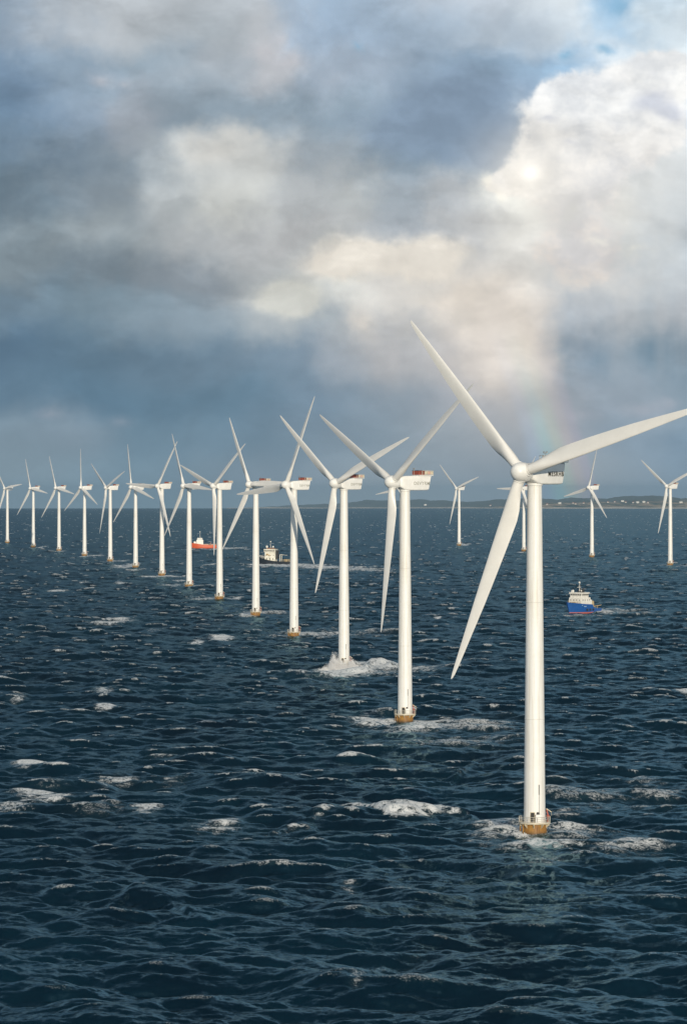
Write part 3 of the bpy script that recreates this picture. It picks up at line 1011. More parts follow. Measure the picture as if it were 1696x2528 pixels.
def lettering_mesh(txt, m):
    cu = bpy.data.curves.new('lettering', 'FONT')
    cu.body = txt
    cu.size = 1.28
    cu.space_character = 1.18
    cu.align_x = 'CENTER'
    cu.align_y = 'CENTER'
    cu.extrude = 0.012
    cu.offset = 0.035
    o = bpy.data.objects.new('lettering_text', cu)
    COL.objects.link(o)
    bpy.context.view_layer.update()
    me = bpy.data.meshes.new_from_object(o.evaluated_get(bpy.context.evaluated_depsgraph_get()))
    bpy.data.objects.remove(o)
    me.materials.clear()
    me.materials.append(m)
    return me


def tower_mesh():
    mb = MB()
    zt = HUB - 2.3
    prof = []
    for i in range(13):
        t_ = i / 12
        prof.append((2.10 - 0.70 * t_ ** 1.05, DECK + (zt - DECK) * t_))
    mb.lathe(prof, 56)
    for zz in (22.5, 45.0):
        t_ = (zz - DECK) / (zt - DECK)
        rr = 2.10 - 0.70 * t_ ** 1.05
        mb.lathe([(rr + 0.0, zz - 0.10), (rr + 0.022, zz - 0.07), (rr + 0.022, zz + 0.07), (rr, zz + 0.10)], 56, None, 0, False)
    return mb.mesh('tower', M_TOWER, True)


def foundation_mesh():
    mb = MB()
    mb.lathe([(2.34, -7.0), (2.34, 1.75), (2.40, 1.78), (2.40, 2.0), (2.34, 2.03), (2.34, 2.32)], 48)
    mb.bar((0.45, -2.36, 1.9), (0.45, -2.36, -4), 0.07, 6)
    mb.bar((0.85, -2.26, 1.9), (0.85, -2.26, -4), 0.07, 6)
    for q in range(9):
        mb.bar((0.45, -2.36, -0.5 + q * 0.3), (0.85, -2.26, -0.5 + q * 0.3), 0.03, 5)
    # boat landing fenders and ladder on the flank
    for a in (-0.25, 0.25):
        c, s = math.cos(R_(200) + a), math.sin(R_(200) + a)
        mb.bar((2.75 * c, 2.75 * s, -5), (2.75 * c, 2.75 * s, 2.3), 0.14, 8)
    return mb.mesh('foundation', M_PILE, True)


def platform_mesh():
    mb = MB()
    mb.lathe([(2.36, 2.30), (2.95, 2.34), (3.08, 2.38), (3.08, 2.56), (2.90, 2.56), (2.12, 2.56)], 48, None, 0, False)
    for k in range(10):
        a = 2 * math.pi * (k + 0.35) / 10
        c, s = math.cos(a), math.sin(a)
        # tapered brackets under the deck
        t1, t2 = Vector((2.36 * c, 2.36 * s, 0)), Vector((3.0 * c, 3.0 * s, 0))
        px_, py_ = -s * 0.09, c * 0.09
        vs = []
        for sg in (-1, 1):
            vs += [(t1.x + sg * px_, t1.y + sg * py_, 1.55), (t1.x + sg * px_, t1.y + sg * py_, 2.33), (t2.x + sg * px_, t2.y + sg * py_, 2.33), (t2.x + sg * px_, t2.y + sg * py_, 2.15)]
        mb.add(vs, [(0, 1, 2, 3), (7, 6, 5, 4), (0, 4, 5, 1), (1, 5, 6, 2), (2, 6, 7, 3), (3, 7, 4, 0)])
    return mb.mesh('platform', M_CREAM, True)


def railing_mesh():
    mb = MB()
    n = 22
    for k in range(n):
        a = 2 * math.pi * k / n
        mb.bar((3.0 * math.cos(a), 3.0 * math.sin(a), 2.55), (3.02 * math.cos(a), 3.02 * math.sin(a), 3.75), 0.035, 6)
    for z, rr in ((3.75, 0.042), (3.35, 0.028), (2.95, 0.028)):
        pts = 44
        for k in range(pts):
            a, b = 2 * math.pi * k / pts, 2 * math.pi * (k + 1) / pts
            mb.bar((3.02 * math.cos(a), 3.02 * math.sin(a), z), (3.02 * math.cos(b), 3.02 * math.sin(b), z), rr, 5)
    mb.lathe([(3.06, 2.55), (3.06, 2.75)], 44, None, 0, False)
    return mb.mesh('railing', M_RAIL, True)


def davit_mesh():
    mb = MB()
    b = Vector((2.5, -1.2, 2.55))
    mb.lathe([(0.20, 0), (0.20, 0.5), (0.15, 0.55), (0.13, 1.7)], 12, Matrix.Translation(b), 0)
    p1 = b + Vector((0, 0, 1.6))
    p2 = p1 + Vector((-0.25, 0.2, 1.1))
    p3 = p2 + Vector((0.9, -0.7, -0.55))
    mb.bar(p1, p2, 0.13, 10, 0.11, 0)
    mb.bar(p2, p3, 0.12, 10, 0.08, 1)
    mb.box(p1 + Vector((0, 0, -0.3)), (0.45, 0.4, 0.5), 0.4, 0)
    mb.bar(p3, p3 + Vector((0, 0, -0.7)), 0.02, 5, None, 1)
    return mb.mesh('davit_crane', [M_RED, M_CREAM], True)


def door_mesh():
    mb = MB()
    mb.box((0, 0, 1.1), (0.95, 0.10, 2.1), 0, 0, 1, 0.03)
    mb.box((0, -0.04, 1.1), (0.72, 0.06, 1.85), 0, 1)
    return mb.mesh('door', [M_CREAM, M_DARK], False)


def cabinet_mesh():
    mb = MB()
    mb.box((0, 0, 0.85), (1.05, 0.6, 1.7), 0, 0, 1, 0.05)
    mb.box((0, -0.02, 1.95), (0.55, 0.35, 0.42), 0, 1, 0.8)
    return mb.mesh('equipment_cabinet', [M_NAC, M_DARK], False)


def plate_mesh():
    mb = MB()
    mb.box((0, 0, 0), (0.22, 0.10, 1.9), 0, 0)
    mb.bar((0, -0.02, -4.4), (0, -0.02, -0.95), 0.05, 6)
    return mb.mesh('cable_duct', M_GREY, False)


ME = dict(blade=blade_mesh(), rotor_hub=hub_mesh(), nacelle=nacelle_mesh(), hoist_deck=hoist_deck_mesh(), guard_fence=guard_fence_mesh(), cooling_unit=cooler_mesh(), wind_sensor=mast_mesh(),
          tower=tower_mesh(), foundation=foundation_mesh(), platform=platform_mesh(), railing=railing_mesh(), davit_crane=davit_mesh(), door=door_mesh(), equipment_cabinet=cabinet_mesh(), cable_duct=plate_mesh())
LET1 = lettering_mesh('MESRHB', M_LETTER)
LET2 = lettering_mesh('DEVYRM', M_LETTER2)

G1 = 'wind turbines in the main row'
G2 = 'wind turbines standing beyond the main row'
# x, waterline y, hub y (photo px), yaw, blade phase, blade length, label
TURB = [
    (1319, 2063, 1166, 38, 77.5, 42.0, 'nearest and tallest white wind turbine, its right blade reaching past the picture edge', G1),
    (999.6, 1785, 1190.5, 57, 56, 44.0, 'second nearest white wind turbine, red unit on its nacelle, lacy foam round its base', G1),
    (849, 1655, 1193.5, 48, 68, 42.0, 'white wind turbine whose base is hidden in a burst of white spray', G1),
    (726, 1574, 1197, 55, 24, 43.5, 'white wind turbine just right of the black hulled ship, one blade standing nearly upright', G1),
    (632, 1522, 1196.5, 50, 90, 41.0, 'white wind turbine just left of the black hulled ship, one blade pointing level right', G1),
    (542.5, 1481.6, 1200, 55, 50, 42.0, 'white wind turbine just right of the orange ship, a blade hanging straight down', G1),
    (467.5, 1451, 1200, 58, 93, 41.0, 'white wind turbine whose tower hides the bow of the orange ship', G1),
    (400.5, 1423, 1200, 50, 33, 42.0, 'white wind turbine next left of the one that hides the orange ship bow', G1),
    (335.5, 1403, 1203, 57, 103, 41.0, 'white wind turbine ninth along the main row, upright blade leaning slightly left of vertical', G1),
    (273, 1387, 1204, 60, 66, 43.0, 'white wind turbine tenth along the main row, two blades raised in a V', G1),
    (209.7, 1373.4, 1204, 57, 114, 41.0, 'white wind turbine eleventh along the main row, one blade straight up and two low', G1),
    (146.7, 1361, 1205, 53, 97, 40.5, 'small white wind turbine twelfth along the main row, third from its far end', G1),
    (83.4, 1351.7, 1205.8, 52, 97, 38.0, 'small white wind turbine last but one at the far end of the main row', G1),
    (19.4, 1341.5, 1206, 50, 79, 39.0, 'smallest white wind turbine ending the main row by the left picture edge', G1),
    (1133, 1348, 1205.5, 50, 71, 44.0, 'small distant white wind turbine standing alone between the two largest turbines', G2),
    (1292.5, 1361.7, 1205, 48, 29, 39.0, 'small distant white wind turbine mostly hidden behind the tower of the largest one', G2),
    (1460.4, 1376.7, 1203.5, 53, 16, 41.0, 'small distant white wind turbine just right of the largest turbine, above the blue ship', G2),
    (1653.5, 1397, 1200.5, 49, 66.5, 42.5, 'distant white wind turbine by the right picture edge, in front of the coast', G2),
    (989, 1340, 1206, 49, 20, 44.0, 'far white wind turbine almost wholly hidden behind the second nearest turbine', G2),
]
# each blade's own small set in phase (degrees) and reach (m), read off the photograph
BSET = [
    ((-4, 43), (2, 42.5), (-1, 41.5)), ((-2.5, 46), (4.5, 43), (0, 46)), ((-1.5, 42), (2, 41.5), (-0.5, 42.5)), ((0, 44), (-1, 45), (0, 40.5)), ((0, 41.5), (-0.5, 40), (-0.5, 42)),
    ((1, 41), (2, 43), (-1.5, 42)), ((1, 40), (-0.5, 41.5), (-4, 43)), ((-1.5, 41.5), (-1, 45), (0, 42)), ((1, 42), (-1.5, 41), (-1, 40)), ((1, 40), (2.5, 44.5), (-3.5, 44)),
    ((1, 42), (-1, 40), (-4, 41.5)), ((3, 40), (0.5, 42.5), (-4, 41)), ((2, 39), (1, 41.5), (-0.5, 39)), ((3, 39), (0, 41), (0, 39)), ((-0.5, 42.5), (0, 46), (0, 46)),
    ((0, 41), (0, 41), (0.5, 39)), ((-3, 40), (-1, 44), (0.5, 39.5)), ((0, 42), (3.5, 43.5), (-1.5, 42)), ((0, 43), (0, 43), (0, 45.5)),
]
for i, (tx, ty, hy, yaw, ph, bl, lab, grp) in enumerate(TURB):
    gx, gd = ground(tx, ty)
    base = curve_z(gd)
    hub = CH - base + (PY - hy) / FL * gd
    root = thing('wind_turbine', lab, 'wind turbine', (gx, gd, base), 0, grp)
    link('foundation', ME['foundation'], root)
    pl = link('platform', ME['platform'], root)
    link('railing', ME['railing'], pl)
    link('davit_crane', ME['davit_crane'], pl)
    tw = link('tower', ME['tower'], root)
    tw.scale = (1, 1, (hub - 2.1) / (HUB - 2.1))
    face = math.atan2(gx, gd)
    a = R_(-90) + R_(3)
    dr = link('door', ME['door'], tw, (2.13 * math.cos(a - 0.28), 2.13 * math.sin(a - 0.28), DECK), (0, 0, a - 0.28 + R_(90)))
    link('equipment_cabinet', ME['equipment_cabinet'], pl, (2.42 * math.cos(a + 0.18), 2.42 * math.sin(a + 0.18), DECK), (0, 0, a + 0.18 + R_(90)))
    zc = 9.0
    rr = 2.10 - 0.70 * ((zc - DECK) / (HUB - 2.1 - DECK)) ** 1.05
    link('cable_duct', ME['cable_duct'], tw, ((rr + 0.02) * math.cos(a + 0.33), (rr + 0.02) * math.sin(a + 0.33), zc), (0, 0, a + 0.33 + R_(90)))
    ry = R_(-yaw)
    nc = link('nacelle', ME['nacelle'], root, (0, 0, hub), (0, 0, ry))
    link('hoist_deck', ME['hoist_deck'], nc)
    link('guard_fence', ME['guard_fence'], nc)
    if i:
        link('cooling_unit', ME['cooling_unit'], nc)
    link('wind_sensor', ME['wind_sensor'], nc)
    if i < 4:
        link('lettering', LET1 if i == 0 else LET2, nc, (1.815, 4.6, -0.35), (R_(90), 0, R_(90)))
    Rz = Matrix.Rotation(ry, 4, 'Z')
    Mh = Matrix.Translation((0, 0, hub)) @ Rz @ Matrix.Translation((0, -OV, 0)) @ Matrix.Rotation(-TILT, 4, 'X')
    hb = link('rotor_hub', ME['rotor_hub'], root)
    hb.matrix_local = Mh @ Matrix.Rotation(R_(ph), 4, 'Y')
    for k in range(3):
        b = link('blade', ME['blade'], root)
        off, bl = BSET[i][k]
        b.matrix_local = Mh @ Matrix.Rotation(R_(ph + 120 * k + off), 4, 'Y') @ Matrix.Diagonal((1, 1, bl / BL, 1))


# ------------------------------------------------------------------ ships
def hull_mesh(L, B, sections, mats, tr=0.0):
    # sections: (t along 0 stern..1 bow, half beam at deck factor, half beam at water factor, deck z)
    mb = MB()
    rings = []
    for (t_, bd, bw, dz_, xo) in sections:
        x = L * (t_ - 0.5)
        b1, b2 = bd * B / 2, bw * B / 2
        pts = [(x + xo, b1, dz_), (x + xo * 0.45, b1 * 0.35 + b2 * 0.65, dz_ * 0.42), (x, b2, 0.0), (x - 0.1, b2 * 0.75, -1.3), (x - 0.1, 0, -1.8)]
        ring = pts + [(q[0], -q[1], q[2]) for q in pts[-2::-1]]
        rings.append(ring)
    mb.loft(rings, 0, True, False)
    # deck
    dv, n = [], len(rings)
    for r in rings:
        dv += [(r[0][0], r[0][1] * 0.97, r[0][2] - 0.55), (r[0][0], -r[0][1] * 0.97, r[0][2] - 0.55)]
    mb.add(dv, [(2 * j, 2 * j + 1, 2 * j + 3, 2 * j + 2) for j in range(n - 1)], 1)
    return mb.mesh('hull', mats, True)


def hull_mat(name, col, boot, zboot):
    m, t, p, o = mat(name)
    tc = t.node('ShaderNodeTexCoord').outputs['Object']
    x, y, z = t.sep(tc)
    n = t.noise(t.vm('MULTIPLY', tc, (0.8, 0.8, 0.25)), 1.2, 5.0, 0.65)
    c = t.mix(t.m('MULTIPLY', t.rng(n, 0.5, 0.75), 0.45), col, tuple(q * 0.55 for q in col[:3]) + (1,))
    c = t.mix(t.rng(z, zboot, zboot + 0.04, 1.0, 0.0), c, boot)
    t.put(p.inputs['Base Color'], c)
    p.inputs['Roughness'].default_value = 0.4
    return m


M_SHIPW = simple('white_ship_paint', (0.78, 0.76, 0.70), 0.45, 0.15, 0.8)
M_SHIPC = simple('cream_ship_paint', (0.82, 0.79, 0.68), 0.5, 0.25, 0.6)
M_DECKG = simple('green_grey_deck', (0.12, 0.13, 0.11), 0.8, 0.3, 1.0)
M_GLASS = simple('dark_window_glass', (0.02, 0.025, 0.03), 0.1, 0.1, 1.0)
M_ORANGE = hull_mat('orange_hull_paint', (0.62, 0.10, 0.025, 1), (0.30, 0.03, 0.02, 1), 0.25)
M_BLACKH = hull_mat('black_hull_paint', (0.012, 0.016, 0.022, 1), (0.012, 0.015, 0.02, 1), 0.1)
M_BLUEH = hull_mat('blue_hull_paint', (0.010, 0.085, 0.32, 1), (0.50, 0.15, 0.12, 1), 0.6)
M_BUFF = simple('buff_crane_paint', (0.52, 0.40, 0.22), 0.5, 0.25, 0.8)


def rail(mb, pts, h, r=0.05, mi=0):
    for a, b in zip(pts[:-1], pts[1:]):
        a, b = Vector(a), Vector(b)
        n = max(1, int((b - a).length / 1.5))
        for k in range(n + 1):
            p = a.lerp(b, k / n)
            mb.bar(p, p + Vector((0, 0, h)), r, 5, None, mi)
        for q in (0.5, 1.0):
            mb.bar(a + Vector((0, 0, h * q)), b + Vector((0, 0, h * q)), r, 5, None, mi)


def windows(mb, c, s, n, w, h, z, sides='fblr', off=0.05):
    # panes on the faces of a box centred at c with size s; x is forward
    for sd in sides:
        for k in range(n):
            q = (k + 0.5) / n - 0.5
            if sd in 'fb':
                sx = 1 if sd == 'f' else -1
                mb.box((c[0] + sx * (s[0] / 2 + off * 0.3), c[1] + q * s[1] * 0.92, z), (off, w * s[1] / n, h))
            else:
                sy = 1 if sd == 'l' else -1
                mb.box((c[0] + q * s[0] * 0.92, c[1] + sy * (s[1] / 2 + off * 0.3), z), (w * s[0] / n, off, h))


def ship_base(label, x, y, rz):
    gx, gd = ground(x, y)
    return thing('ship', label, 'ship', (gx, gd, curve_z(gd)), rz)


def part(name, mb, mats, parent, smooth=False):
    return link(name, mb.mesh(name, mats, smooth), parent)


def mast_part(parent, x, y, z, h, arms=True, m=None, ball=0.4):
    mb = MB()
    mb.bar((x, y, z), (x, y, z + h), 0.16, 8, 0.07)
    if arms:
        mb.bar((x, y - 1.0, z + h * 0.62), (x, y + 1.0, z + h * 0.62), 0.07, 6)
        mb.bar((x - 0.9, y, z), (x, y, z + h * 0.45), 0.07, 6)
        mb.bar((x, y, z + h * 0.8), (x, y + 0.6, z + h * 0.95), 0.05, 6)
    o = part('mast', mb, m or M_SHIPW, parent, True)
    rb = MB()
    rb.ball((x, y, z + h * 0.98), ball, 12)
    part('radar_dome', rb, M_SHIPW, o, True)
    sb = MB()
    sb.box((x + 0.35, y, z + h * 0.5), (0.35, 2.2, 0.22))
    part('radar_scanner', sb, M_SHIPW, o)
    return o


# blue supply ship: bow towards the left and the camera
blue = ship_base('blue hulled ship with white wheelhouse and red waterline stripe', 1437, 1513, R_(180 + 52))
L, B = 25.0, 10.4
S = [(0.0, 0.86, 0.72, 2.4, 0), (0.06, 0.92, 0.82, 2.4, 0), (0.22, 1.0, 0.94, 2.4, 0), (0.34, 1.0, 0.96, 2.6, 0), (0.40, 1.0, 0.96, 4.7, 0), (0.55, 1.0, 0.94, 4.9, 0), (0.70, 0.98, 0.84, 5.1, 0.2), (0.82, 0.88, 0.60, 5.4, 0.6), (0.91, 0.66, 0.32, 5.7, 1.1), (0.97, 0.36, 0.10, 5.95, 1.6), (1.0, 0.06, 0.02, 6.1, 2.0)]
link('hull', hull_mesh(L, B, S, [M_BLUEH, M_DECKG]), blue)
dk = MB()
dk.box((2.6, 0, 6.6), (9.0, 8.6, 3.9), 0, 0, 0.97, 0.12)
dk.box((-2.6, 0, 5.2), (2.6, 7.4, 4.0), 0, 0, 1, 0.1)
d1 = part('deckhouse', dk, M_SHIPW, blue)
wm = MB()
windows(wm, (2.6, 0, 0), (8.85, 8.45, 0), 4, 0.28, 0.5, 7.2, 'flr')
part('window', wm, M_GLASS, d1)
wh = MB()
wh.box((3.0, 0, 9.6), (6.6, 7.6, 2.3), 0, 0, 1.04, 0.10)
wh.box((3.0, 0, 10.95), (7.6, 8.6, 0.7), 0, 0, 1, 0.12)
w1_ = part('wheelhouse', wh, M_SHIPW, blue)
wm = MB()
windows(wm, (3.0, 0, 0), (6.85, 7.9, 0), 6, 0.62, 0.62, 10.05, 'fblr', 0.14)
part('window', wm, M_GLASS, w1_)
tp = MB()
tp.box((1.4, 0.0, 11.9), (2.4, 3.4, 1.2), 0, 0, 0.8, 0.1)
for yy in (-1.0, 1.0):
    tp.bar((0.6, yy, 12.2), (0.4, yy, 13.6), 0.34, 10)
part('funnel', tp, [M_DARK], blue, True)
lb = MB()
lb.ball((5.2, -2.6, 12.0), 0.62, 10, 0, 1.3)
lb.ball((4.6, 2.4, 12.2), 0.45, 10)
lb.box((5.2, -3.3, 11.8), (0.8, 0.9, 1.5), 0, 0, 0.8, 0.1)
part('searchlight', lb, M_SHIPW, blue, True)
mast_part(blue, 2.9, 0, 11.2, 5.6, True, None, 0.55)
an = MB()
an.bar((3.6, 1.0, 11.2), (3.6, 1.2, 18.6), 0.05, 5, 0.02)
part('antenna', an, M_GREY, blue)
fk = MB()
rail(fk, [(6.9, 4.0, 5.0), (9.6, 3.0, 5.3), (12.4, 0.9, 5.6), (14.0, 0, 5.7), (12.4, -0.9, 5.6), (9.6, -3.0, 5.3), (6.9, -4.0, 5.0)], 1.3, 0.06)
part('bow_rail', fk, M_BUFF, blue)
wn_ = MB()
wn_.box((9.4, 0, 5.5), (1.8, 2.6, 1.3), 0, 0, 0.8, 0.15)
wn_.bar((9.4, -1.7, 5.6), (9.4, 1.7, 5.6), 0.6, 12)
part('winch', wn_, M_BUFF, blue, True)
cr = MB()
cr.box((-5.0, 2.6, 4.2), (2.2, 2.2, 4.6), 0, 0, 0.9, 0.1)
cr.box((-4.6, -3.0, 3.6), (1.8, 1.6, 3.4), 0, 0, 0.9, 0.1)
cr.box((-5.6, 0, 6.4), (0.5, 6.6, 0.5))
cr.box((-5.6, 3.1, 4.6), (0.5, 0.5, 4.0))
cr.box((-5.6, -3.1, 4.6), (0.5, 0.5, 4.0))
part('stern_gantry', cr, M_BUFF, blue)
jb = MB()
jb.bar((-6.5, 0.8, 3.0), (-15.6, 1.8, 4.0), 0.32, 8, 0.18)
jb.bar((-6.5, 0.8, 2.4), (-6.5, 0.8, 4.6), 0.5, 10)
jb.bar((-12.6, 1.4, 3.4), (-12.6, 1.4, 1.2), 0.14, 6)
part('crane_boom', jb, M_BUFF, blue)
fd = MB()
for k in range(3):
    x_ = -3.0 + k * 2.9
    for sy in (1, -1):
        fd.lathe([(0.25, -0.2), (0.62, -0.2), (0.62, 0.2), (0.25, 0.2)], 14, Matrix.Translation((x_ * 1.0, sy * 5.25, 1.9)) @ Matrix.Rotation(R_(90), 4, 'X'))
part('fender', fd, M_DARK, blue)
mk = MB()
for sy in (1, -1):
    mk.box((4.6, sy * 5.02, 3.75), (2.6, 0.06, 0.42))
    mk.box((6.9, sy * 4.72, 4.4), (0.9, 0.06, 0.35), -sy * 0.12)
part('name_plate', mk, simple('pale_blue_marking', (0.30, 0.45, 0.62), 0.6, 0.3, 2.0), blue)

# black hulled tug with cream house, heading left
tug = ship_base('black hulled ship with tall cream deckhouse pushing a bow wave', 676, 1394, R_(180 - 14))
L, B = 35.0, 9.5
S = [(0.0, 0.80, 0.66, 3.0, 0), (0.05, 0.9, 0.8, 2.9, 0), (0.25, 1.0, 0.95, 2.9, 0), (0.45, 1.0, 0.97, 3.4, 0), (0.62, 1.0, 0.94, 4.3, 0), (0.76, 0.95, 0.80, 5.6, 0.3), (0.87, 0.76, 0.48, 6.6, 0.9), (0.95, 0.44, 0.16, 7.2, 1.4), (1.0, 0.06, 0.02, 7.6, 1.8)]
link('hull', hull_mesh(L, B, S, [M_BLACKH, M_DECKG]), tug)
h1 = MB()
h1.box((2.6, 0, 7.2), (10.0, 8.0, 8.6), 0, 0, 0.96, 0.15)
dh = part('deckhouse', h1, M_SHIPC, tug)
wm = MB()
windows(wm, (2.6, 0, 0), (9.8, 7.85, 0), 4, 0.22, 0.6, 8.6, 'flr')
windows(wm, (2.6, 0, 0), (9.9, 7.95, 0), 3, 0.14, 1.9, 5.3, 'lr', 0.12)
part('window', wm, M_GLASS, dh)
h2 = MB()
h2.box((2.8, 0, 12.6), (10.6, 8.4, 2.2), 0, 0, 1.02, 0.12)
h2.box((2.8, 0, 14.0), (11.4, 9.2, 0.6), 0, 0, 1, 0.1)
w2_ = part('wheelhouse', h2, M_SHIPC, tug)
wm = MB()
windows(wm, (2.8, 0, 0), (10.8, 8.6, 0), 7, 0.8, 0.8, 12.7, 'fblr', 0.14)
part('window', wm, M_GLASS, w2_)
fn = MB()
fn.box((-3.6, 1.9, 9.2), (1.5, 1.5, 7.6), 0, 0, 0.85, 0.1)
fn.box((-3.6, -1.9, 9.2), (1.5, 1.5, 7.6), 0, 0, 0.85, 0.1)
part('funnel', fn, M_DARK, tug)
rd = MB()
rd.box((2.4, 0, 14.9), (7.6, 5.0, 1.0), 0, 0, 0.9, 0.1)
part('roof_housing', rd, simple('rust_brown_paint', (0.24, 0.13, 0.08), 0.6, 0.3, 1.0), tug)
for (bx, by, bs) in ((6.2, 1.0, 1.15), (0.2, 1.4, 0.85)):
    bb = MB()
    bb.lathe([(0.35, 0), (0.35, 1.0)], 10, Matrix.Translation((bx, by, 14.8)))
    bb.ball((bx, by, 16.4), bs, 14)
    part('satellite_dome', bb, M_SHIPW, tug, True)
mast_part(tug, 3.0, 0, 15.2, 6.0, True, None, 0.6)
br = MB()
rail(br, [(7.9, 4.2, 6.2), (11.5, 3.6, 6.8), (15.0, 2.0, 7.4), (18.6, 0, 7.8), (15.0, -2.0, 7.4), (11.5, -3.6, 6.8), (7.9, -4.2, 6.2)], 1.3, 0.09)
part('bow_rail', br, M_SHIPW, tug)
wb = MB()
wb.box((9.6, 0, 7.0), (2.6, 4.2, 2.6), 0, 0, 0.85, 0.2)
wb.bar((11.6, -2.0, 7.0), (11.6, 2.0, 7.0), 0.9, 12)
part('winch', wb, M_GREY, tug, True)
br = MB()
for yy in (-3.0, 3.0):
    br.bar((-6.4, yy, 3.0), (-6.9, yy, 9.2), 0.30, 8)
br.bar((-6.9, -3.2, 9.2), (-6.9, 3.2, 9.2), 0.32, 8)
br.bar((-6.9, 0.0, 9.2), (-13.0, 0.0, 8.6), 0.22, 8, 0.12)
part('stern_gantry', br, M_SHIPC, tug, True)
st = MB()
rail(st, [(-9.0, 4.0, 2.6), (-14.0, 4.0, 2.6), (-17.0, 3.2, 2.6), (-17.0, -3.2, 2.6), (-14.0, -4.0, 2.6), (-9.0, -4.0, 2.6)], 2.2, 0.12)
st.box((-12.0, 0.5, 3.6), (3.0, 2.4, 2.4), 0.2, 0, 0.9, 0.2)
st.box((-15.0, -1.2, 3.2), (1.6, 1.8, 1.6), 0.2, 0, 0.9, 0.2)
part('stern_deck_gear', st, M_BUFF, tug)
sw = MB()
sw.box((-17.4, 0, 2.0), (0.5, 5.0, 1.6), 0, 0, 1, 0.1)
part('stern_roller', sw, M_SHIPW, tug)
rl = MB()
rl.ball((5.2, 4.12, 9.4), 0.9, 10, 0, 1.0)
rl.box((3.2, 4.1, 8.8), (1.6, 0.25, 0.9))
part('deck_crest', rl, simple('tan_marking', (0.42, 0.27, 0.10), 0.6, 0.2, 1.0), tug)

# orange ship, heading left, bow behind a tower
org = ship_base('small orange hulled ship with white wheelhouse, partly behind a turbine tower', 503, 1354, R_(180 + 6))
L, B = 33.0, 8.0
S = [(0.0, 0.84, 0.7, 4.2, 0), (0.05, 0.92, 0.84, 4.2, 0), (0.25, 1.0, 0.96, 4.0, 0), (0.5, 1.0, 0.97, 4.4, 0), (0.66, 1.0, 0.94, 5.4, 0), (0.78, 0.94, 0.78, 6.0, 0.3), (0.88, 0.74, 0.46, 6.6, 0.8), (0.95, 0.42, 0.16, 7.0, 1.3), (1.0, 0.06, 0.02, 7.3, 1.6)]
link('hull', hull_mesh(L, B, S, [M_ORANGE, M_ORANGE]), org)
h1 = MB()
h1.box((4.6, 0, 7.4), (8.2, 6.6, 5.4), 0, 0, 0.95, 0.15)
h1.box((10.4, 0, 7.0), (2.6, 4.4, 2.4), 0, 0, 0.9, 0.15)
dh = part('deckhouse', h1, M_SHIPW, org)
h2 = MB()
h2.box((4.6, 0, 11.2), (6.6, 6.0, 2.5), 0, 0, 0.86, 0.15)
w3_ = part('wheelhouse', h2, M_SHIPW, org)
wm = MB()
windows(wm, (4.6, 0, 0), (6.3, 5.7, 0), 4, 0.5, 0.9, 11.2, 'fblr', 0.3)
part('window', wm, M_GLASS, w3_)
mast_part(org, 4.2, 0, 12.2, 7.6, True, None, 0.7)
cv = MB()
cv.box((-10.0, 0, 4.6), (3.6, 5.0, 1.4), 0, 0, 0.8, 0.2)
cv.bar((-7.0, 1.0, 4.2), (-9.0, 1.0, 7.2), 0.22, 8)
cv.box((-2.8, 0, 4.6), (6.0, 4.0, 1.4), 0, 0, 0.95, 0.1)
part('deck_cargo', cv, [M_PINK], org)
rr_ = MB()
rail(rr_, [(-1.0, 3.9, 4.0), (-8.0, 3.9, 3.9), (-15.0, 3.4, 4.0), (-16.3, 2.6, 4.1), (-16.3, -2.6, 4.1), (-8.0, -3.9, 3.9), (-1.0, -3.9, 4.0)], 1.2, 0.08)
part('stern_rail', rr_, M_BUFF, org)


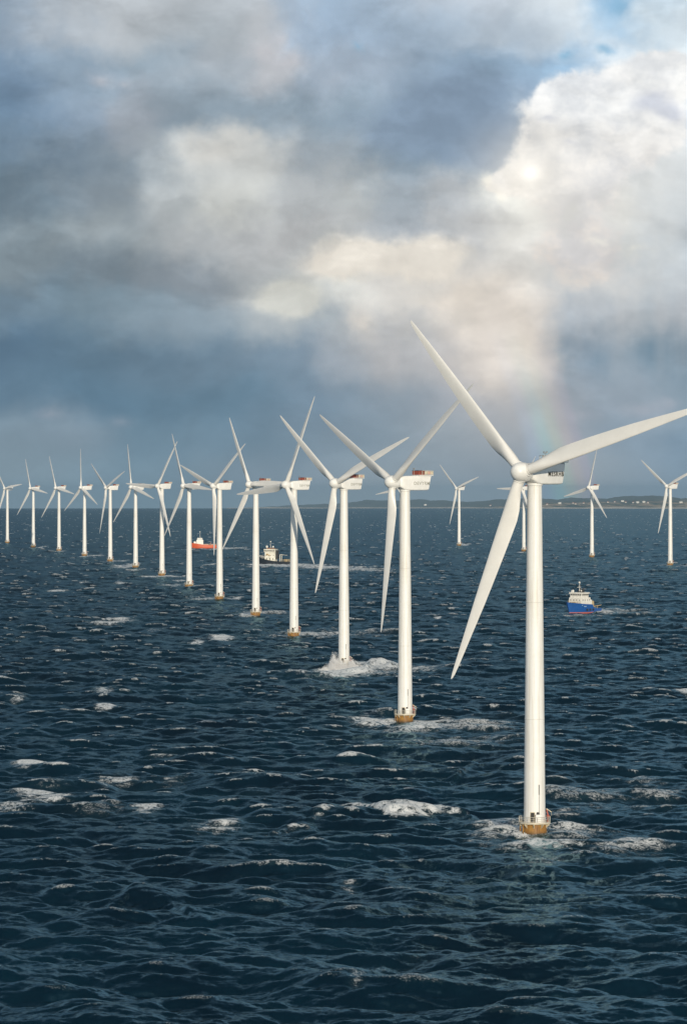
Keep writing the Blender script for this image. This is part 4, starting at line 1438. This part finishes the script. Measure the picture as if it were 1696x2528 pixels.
# ------------------------------------------------------------------ spray burst on the third turbine
def spray():
    rg = np.random.default_rng(12)
    gx, gd = ground(849, 1658)
    xs_ = [-8.4, -7.4, -5.6, -5.0, -4.4, -2.6, -1.8, 0.0, 1.4, 2.4, 3.2, 4.4, 5.8, 7.6]
    ts_ = [0.6, 1.4, 2.0, 4.0, 5.6, 5.8, 4.4, 3.6, 3.8, 4.6, 3.8, 3.0, 2.4, 0.8]
    n = 30000
    xm = rg.uniform(-8.4, 7.6, n)
    top = np.interp(xm, xs_, ts_)
    # plumes: the height reached varies along the burst
    top *= 0.80 + 0.24 * np.sin(xm * 3.1 + 0.7) * np.sin(xm * 1.3) + 0.07 * np.sin(xm * 8.0 + 1.0) + 0.03 * np.sin(xm * 19.0)
    t_ = rg.random(n) ** 0.95
    z = top * t_ * (1 + np.abs(rg.normal(0, 0.07, n)))
    dep = 2.8 + 1.8 * (1 - t_)
    ym = rg.normal(-1.0, 1.0, n) * dep * 0.55
    xm = xm + rg.normal(0, 0.22, n) + 0.25 * np.sin(z * 1.7 + ym)
    # flung drops out in the air
    m2 = 5000
    x2 = rg.uniform(-9.5, 9.0, m2)
    z2 = np.interp(x2, xs_, ts_) * rg.uniform(0.6, 1.22, m2) + np.abs(rg.normal(0.1, 0.3, m2))
    xm = np.concatenate([xm, x2])
    ym = np.concatenate([ym, rg.normal(-1, 2.0, m2)])
    z = np.concatenate([z, z2])
    r = np.concatenate([rg.uniform(0.05, 0.15, n) * (1.15 - 0.5 * t_), rg.uniform(0.02, 0.06, m2)])
    keep = np.hypot(xm, ym) > 2.05
    xm, ym, z, r = xm[keep], ym[keep], z[keep], r[keep]
    # the dense white core
    kc = 900
    xc = rg.uniform(-7.4, 6.2, kc)
    tc_ = rg.random(kc)
    zc = np.interp(xc, xs_, ts_) * np.where(xc < -2, 0.72, 0.52) * tc_
    yc = rg.normal(-0.4, 0.9, kc)
    rc = rg.uniform(0.35, 0.75, kc) * (1.1 - 0.5 * tc_)
    kk = np.hypot(xc, yc) > 2.1
    xm = np.concatenate([xm, xc[kk]])
    ym = np.concatenate([ym, yc[kk]])
    z = np.concatenate([z, zc[kk]])
    r = np.concatenate([r, rc[kk]])
    tet = np.array([(1, 0, 0), (-1, 0, 0), (0, 1, 0), (0, -1, 0), (0, 0, 1), (0, 0, -1)], float)
    tri = np.array([(0, 2, 4), (2, 1, 4), (1, 3, 4), (3, 0, 4), (2, 0, 5), (1, 2, 5), (3, 1, 5), (0, 3, 5)])
    c = np.stack([gx + xm, gd + ym, np.maximum(z, 0.05) + curve_z(gd)], 1)
    k = len(c)
    rot = np.linalg.qr(rg.normal(size=(k, 3, 3)))[0]
    V = (c[:, None, :] + np.einsum('kij,vj->kvi', rot, tet) * r[:, None, None]).reshape(-1, 3)
    F = (tri[None] + (np.arange(k) * 6)[:, None, None]).reshape(-1, 3)
    me = bpy.data.meshes.new('spray')
    me.vertices.add(len(V))
    me.vertices.foreach_set('co', V.astype(np.float32).ravel())
    me.loops.add(len(F) * 3)
    me.polygons.add(len(F))
    me.loops.foreach_set('vertex_index', F.astype(np.int32).ravel())
    me.polygons.foreach_set('loop_start', np.arange(0, len(F) * 3, 3, dtype=np.int32))
    me.polygons.foreach_set('use_smooth', np.ones(len(F), dtype=bool))
    me.update()
    m, t, p, o = mat('white_spray')
    p.inputs['Base Color'].default_value = (0.95, 0.95, 0.95, 1)
    p.inputs['Roughness'].default_value = 0.9
    tl = t.node('ShaderNodeBsdfTranslucent')
    tl.inputs[0].default_value = (0.92, 0.92, 0.92, 1)
    mx = t.node('ShaderNodeMixShader')
    mx.inputs[0].default_value = 0.12
    t.l.new(p.outputs[0], mx.inputs[1])
    t.l.new(tl.outputs[0], mx.inputs[2])
    t.l.new(mx.outputs[0], o.inputs[0])
    me.materials.append(m)
    ob = link('spray', me)
    ob['kind'] = 'stuff'


spray()

# ------------------------------------------------------------------ sea air
HAZE = True
if HAZE:
    hb_ = MB()
    hb_.box((0, 0, 13.0), (90000, 90000, 226.0))
    hm = bpy.data.materials.new('sea_haze')
    hm.use_nodes = True
    t = NT(hm.node_tree)
    t.n.clear()
    pv = t.node('ShaderNodeVolumePrincipled')
    pv.inputs['Color'].default_value = (0.36, 0.56, 0.76, 1)
    pv.inputs['Density'].default_value = 2.2e-5
    oo = t.node('ShaderNodeOutputMaterial')
    t.l.new(pv.outputs[0], oo.inputs['Volume'])
    ho = link('haze', hb_.mesh('haze', hm))
    ho['kind'] = 'stuff'
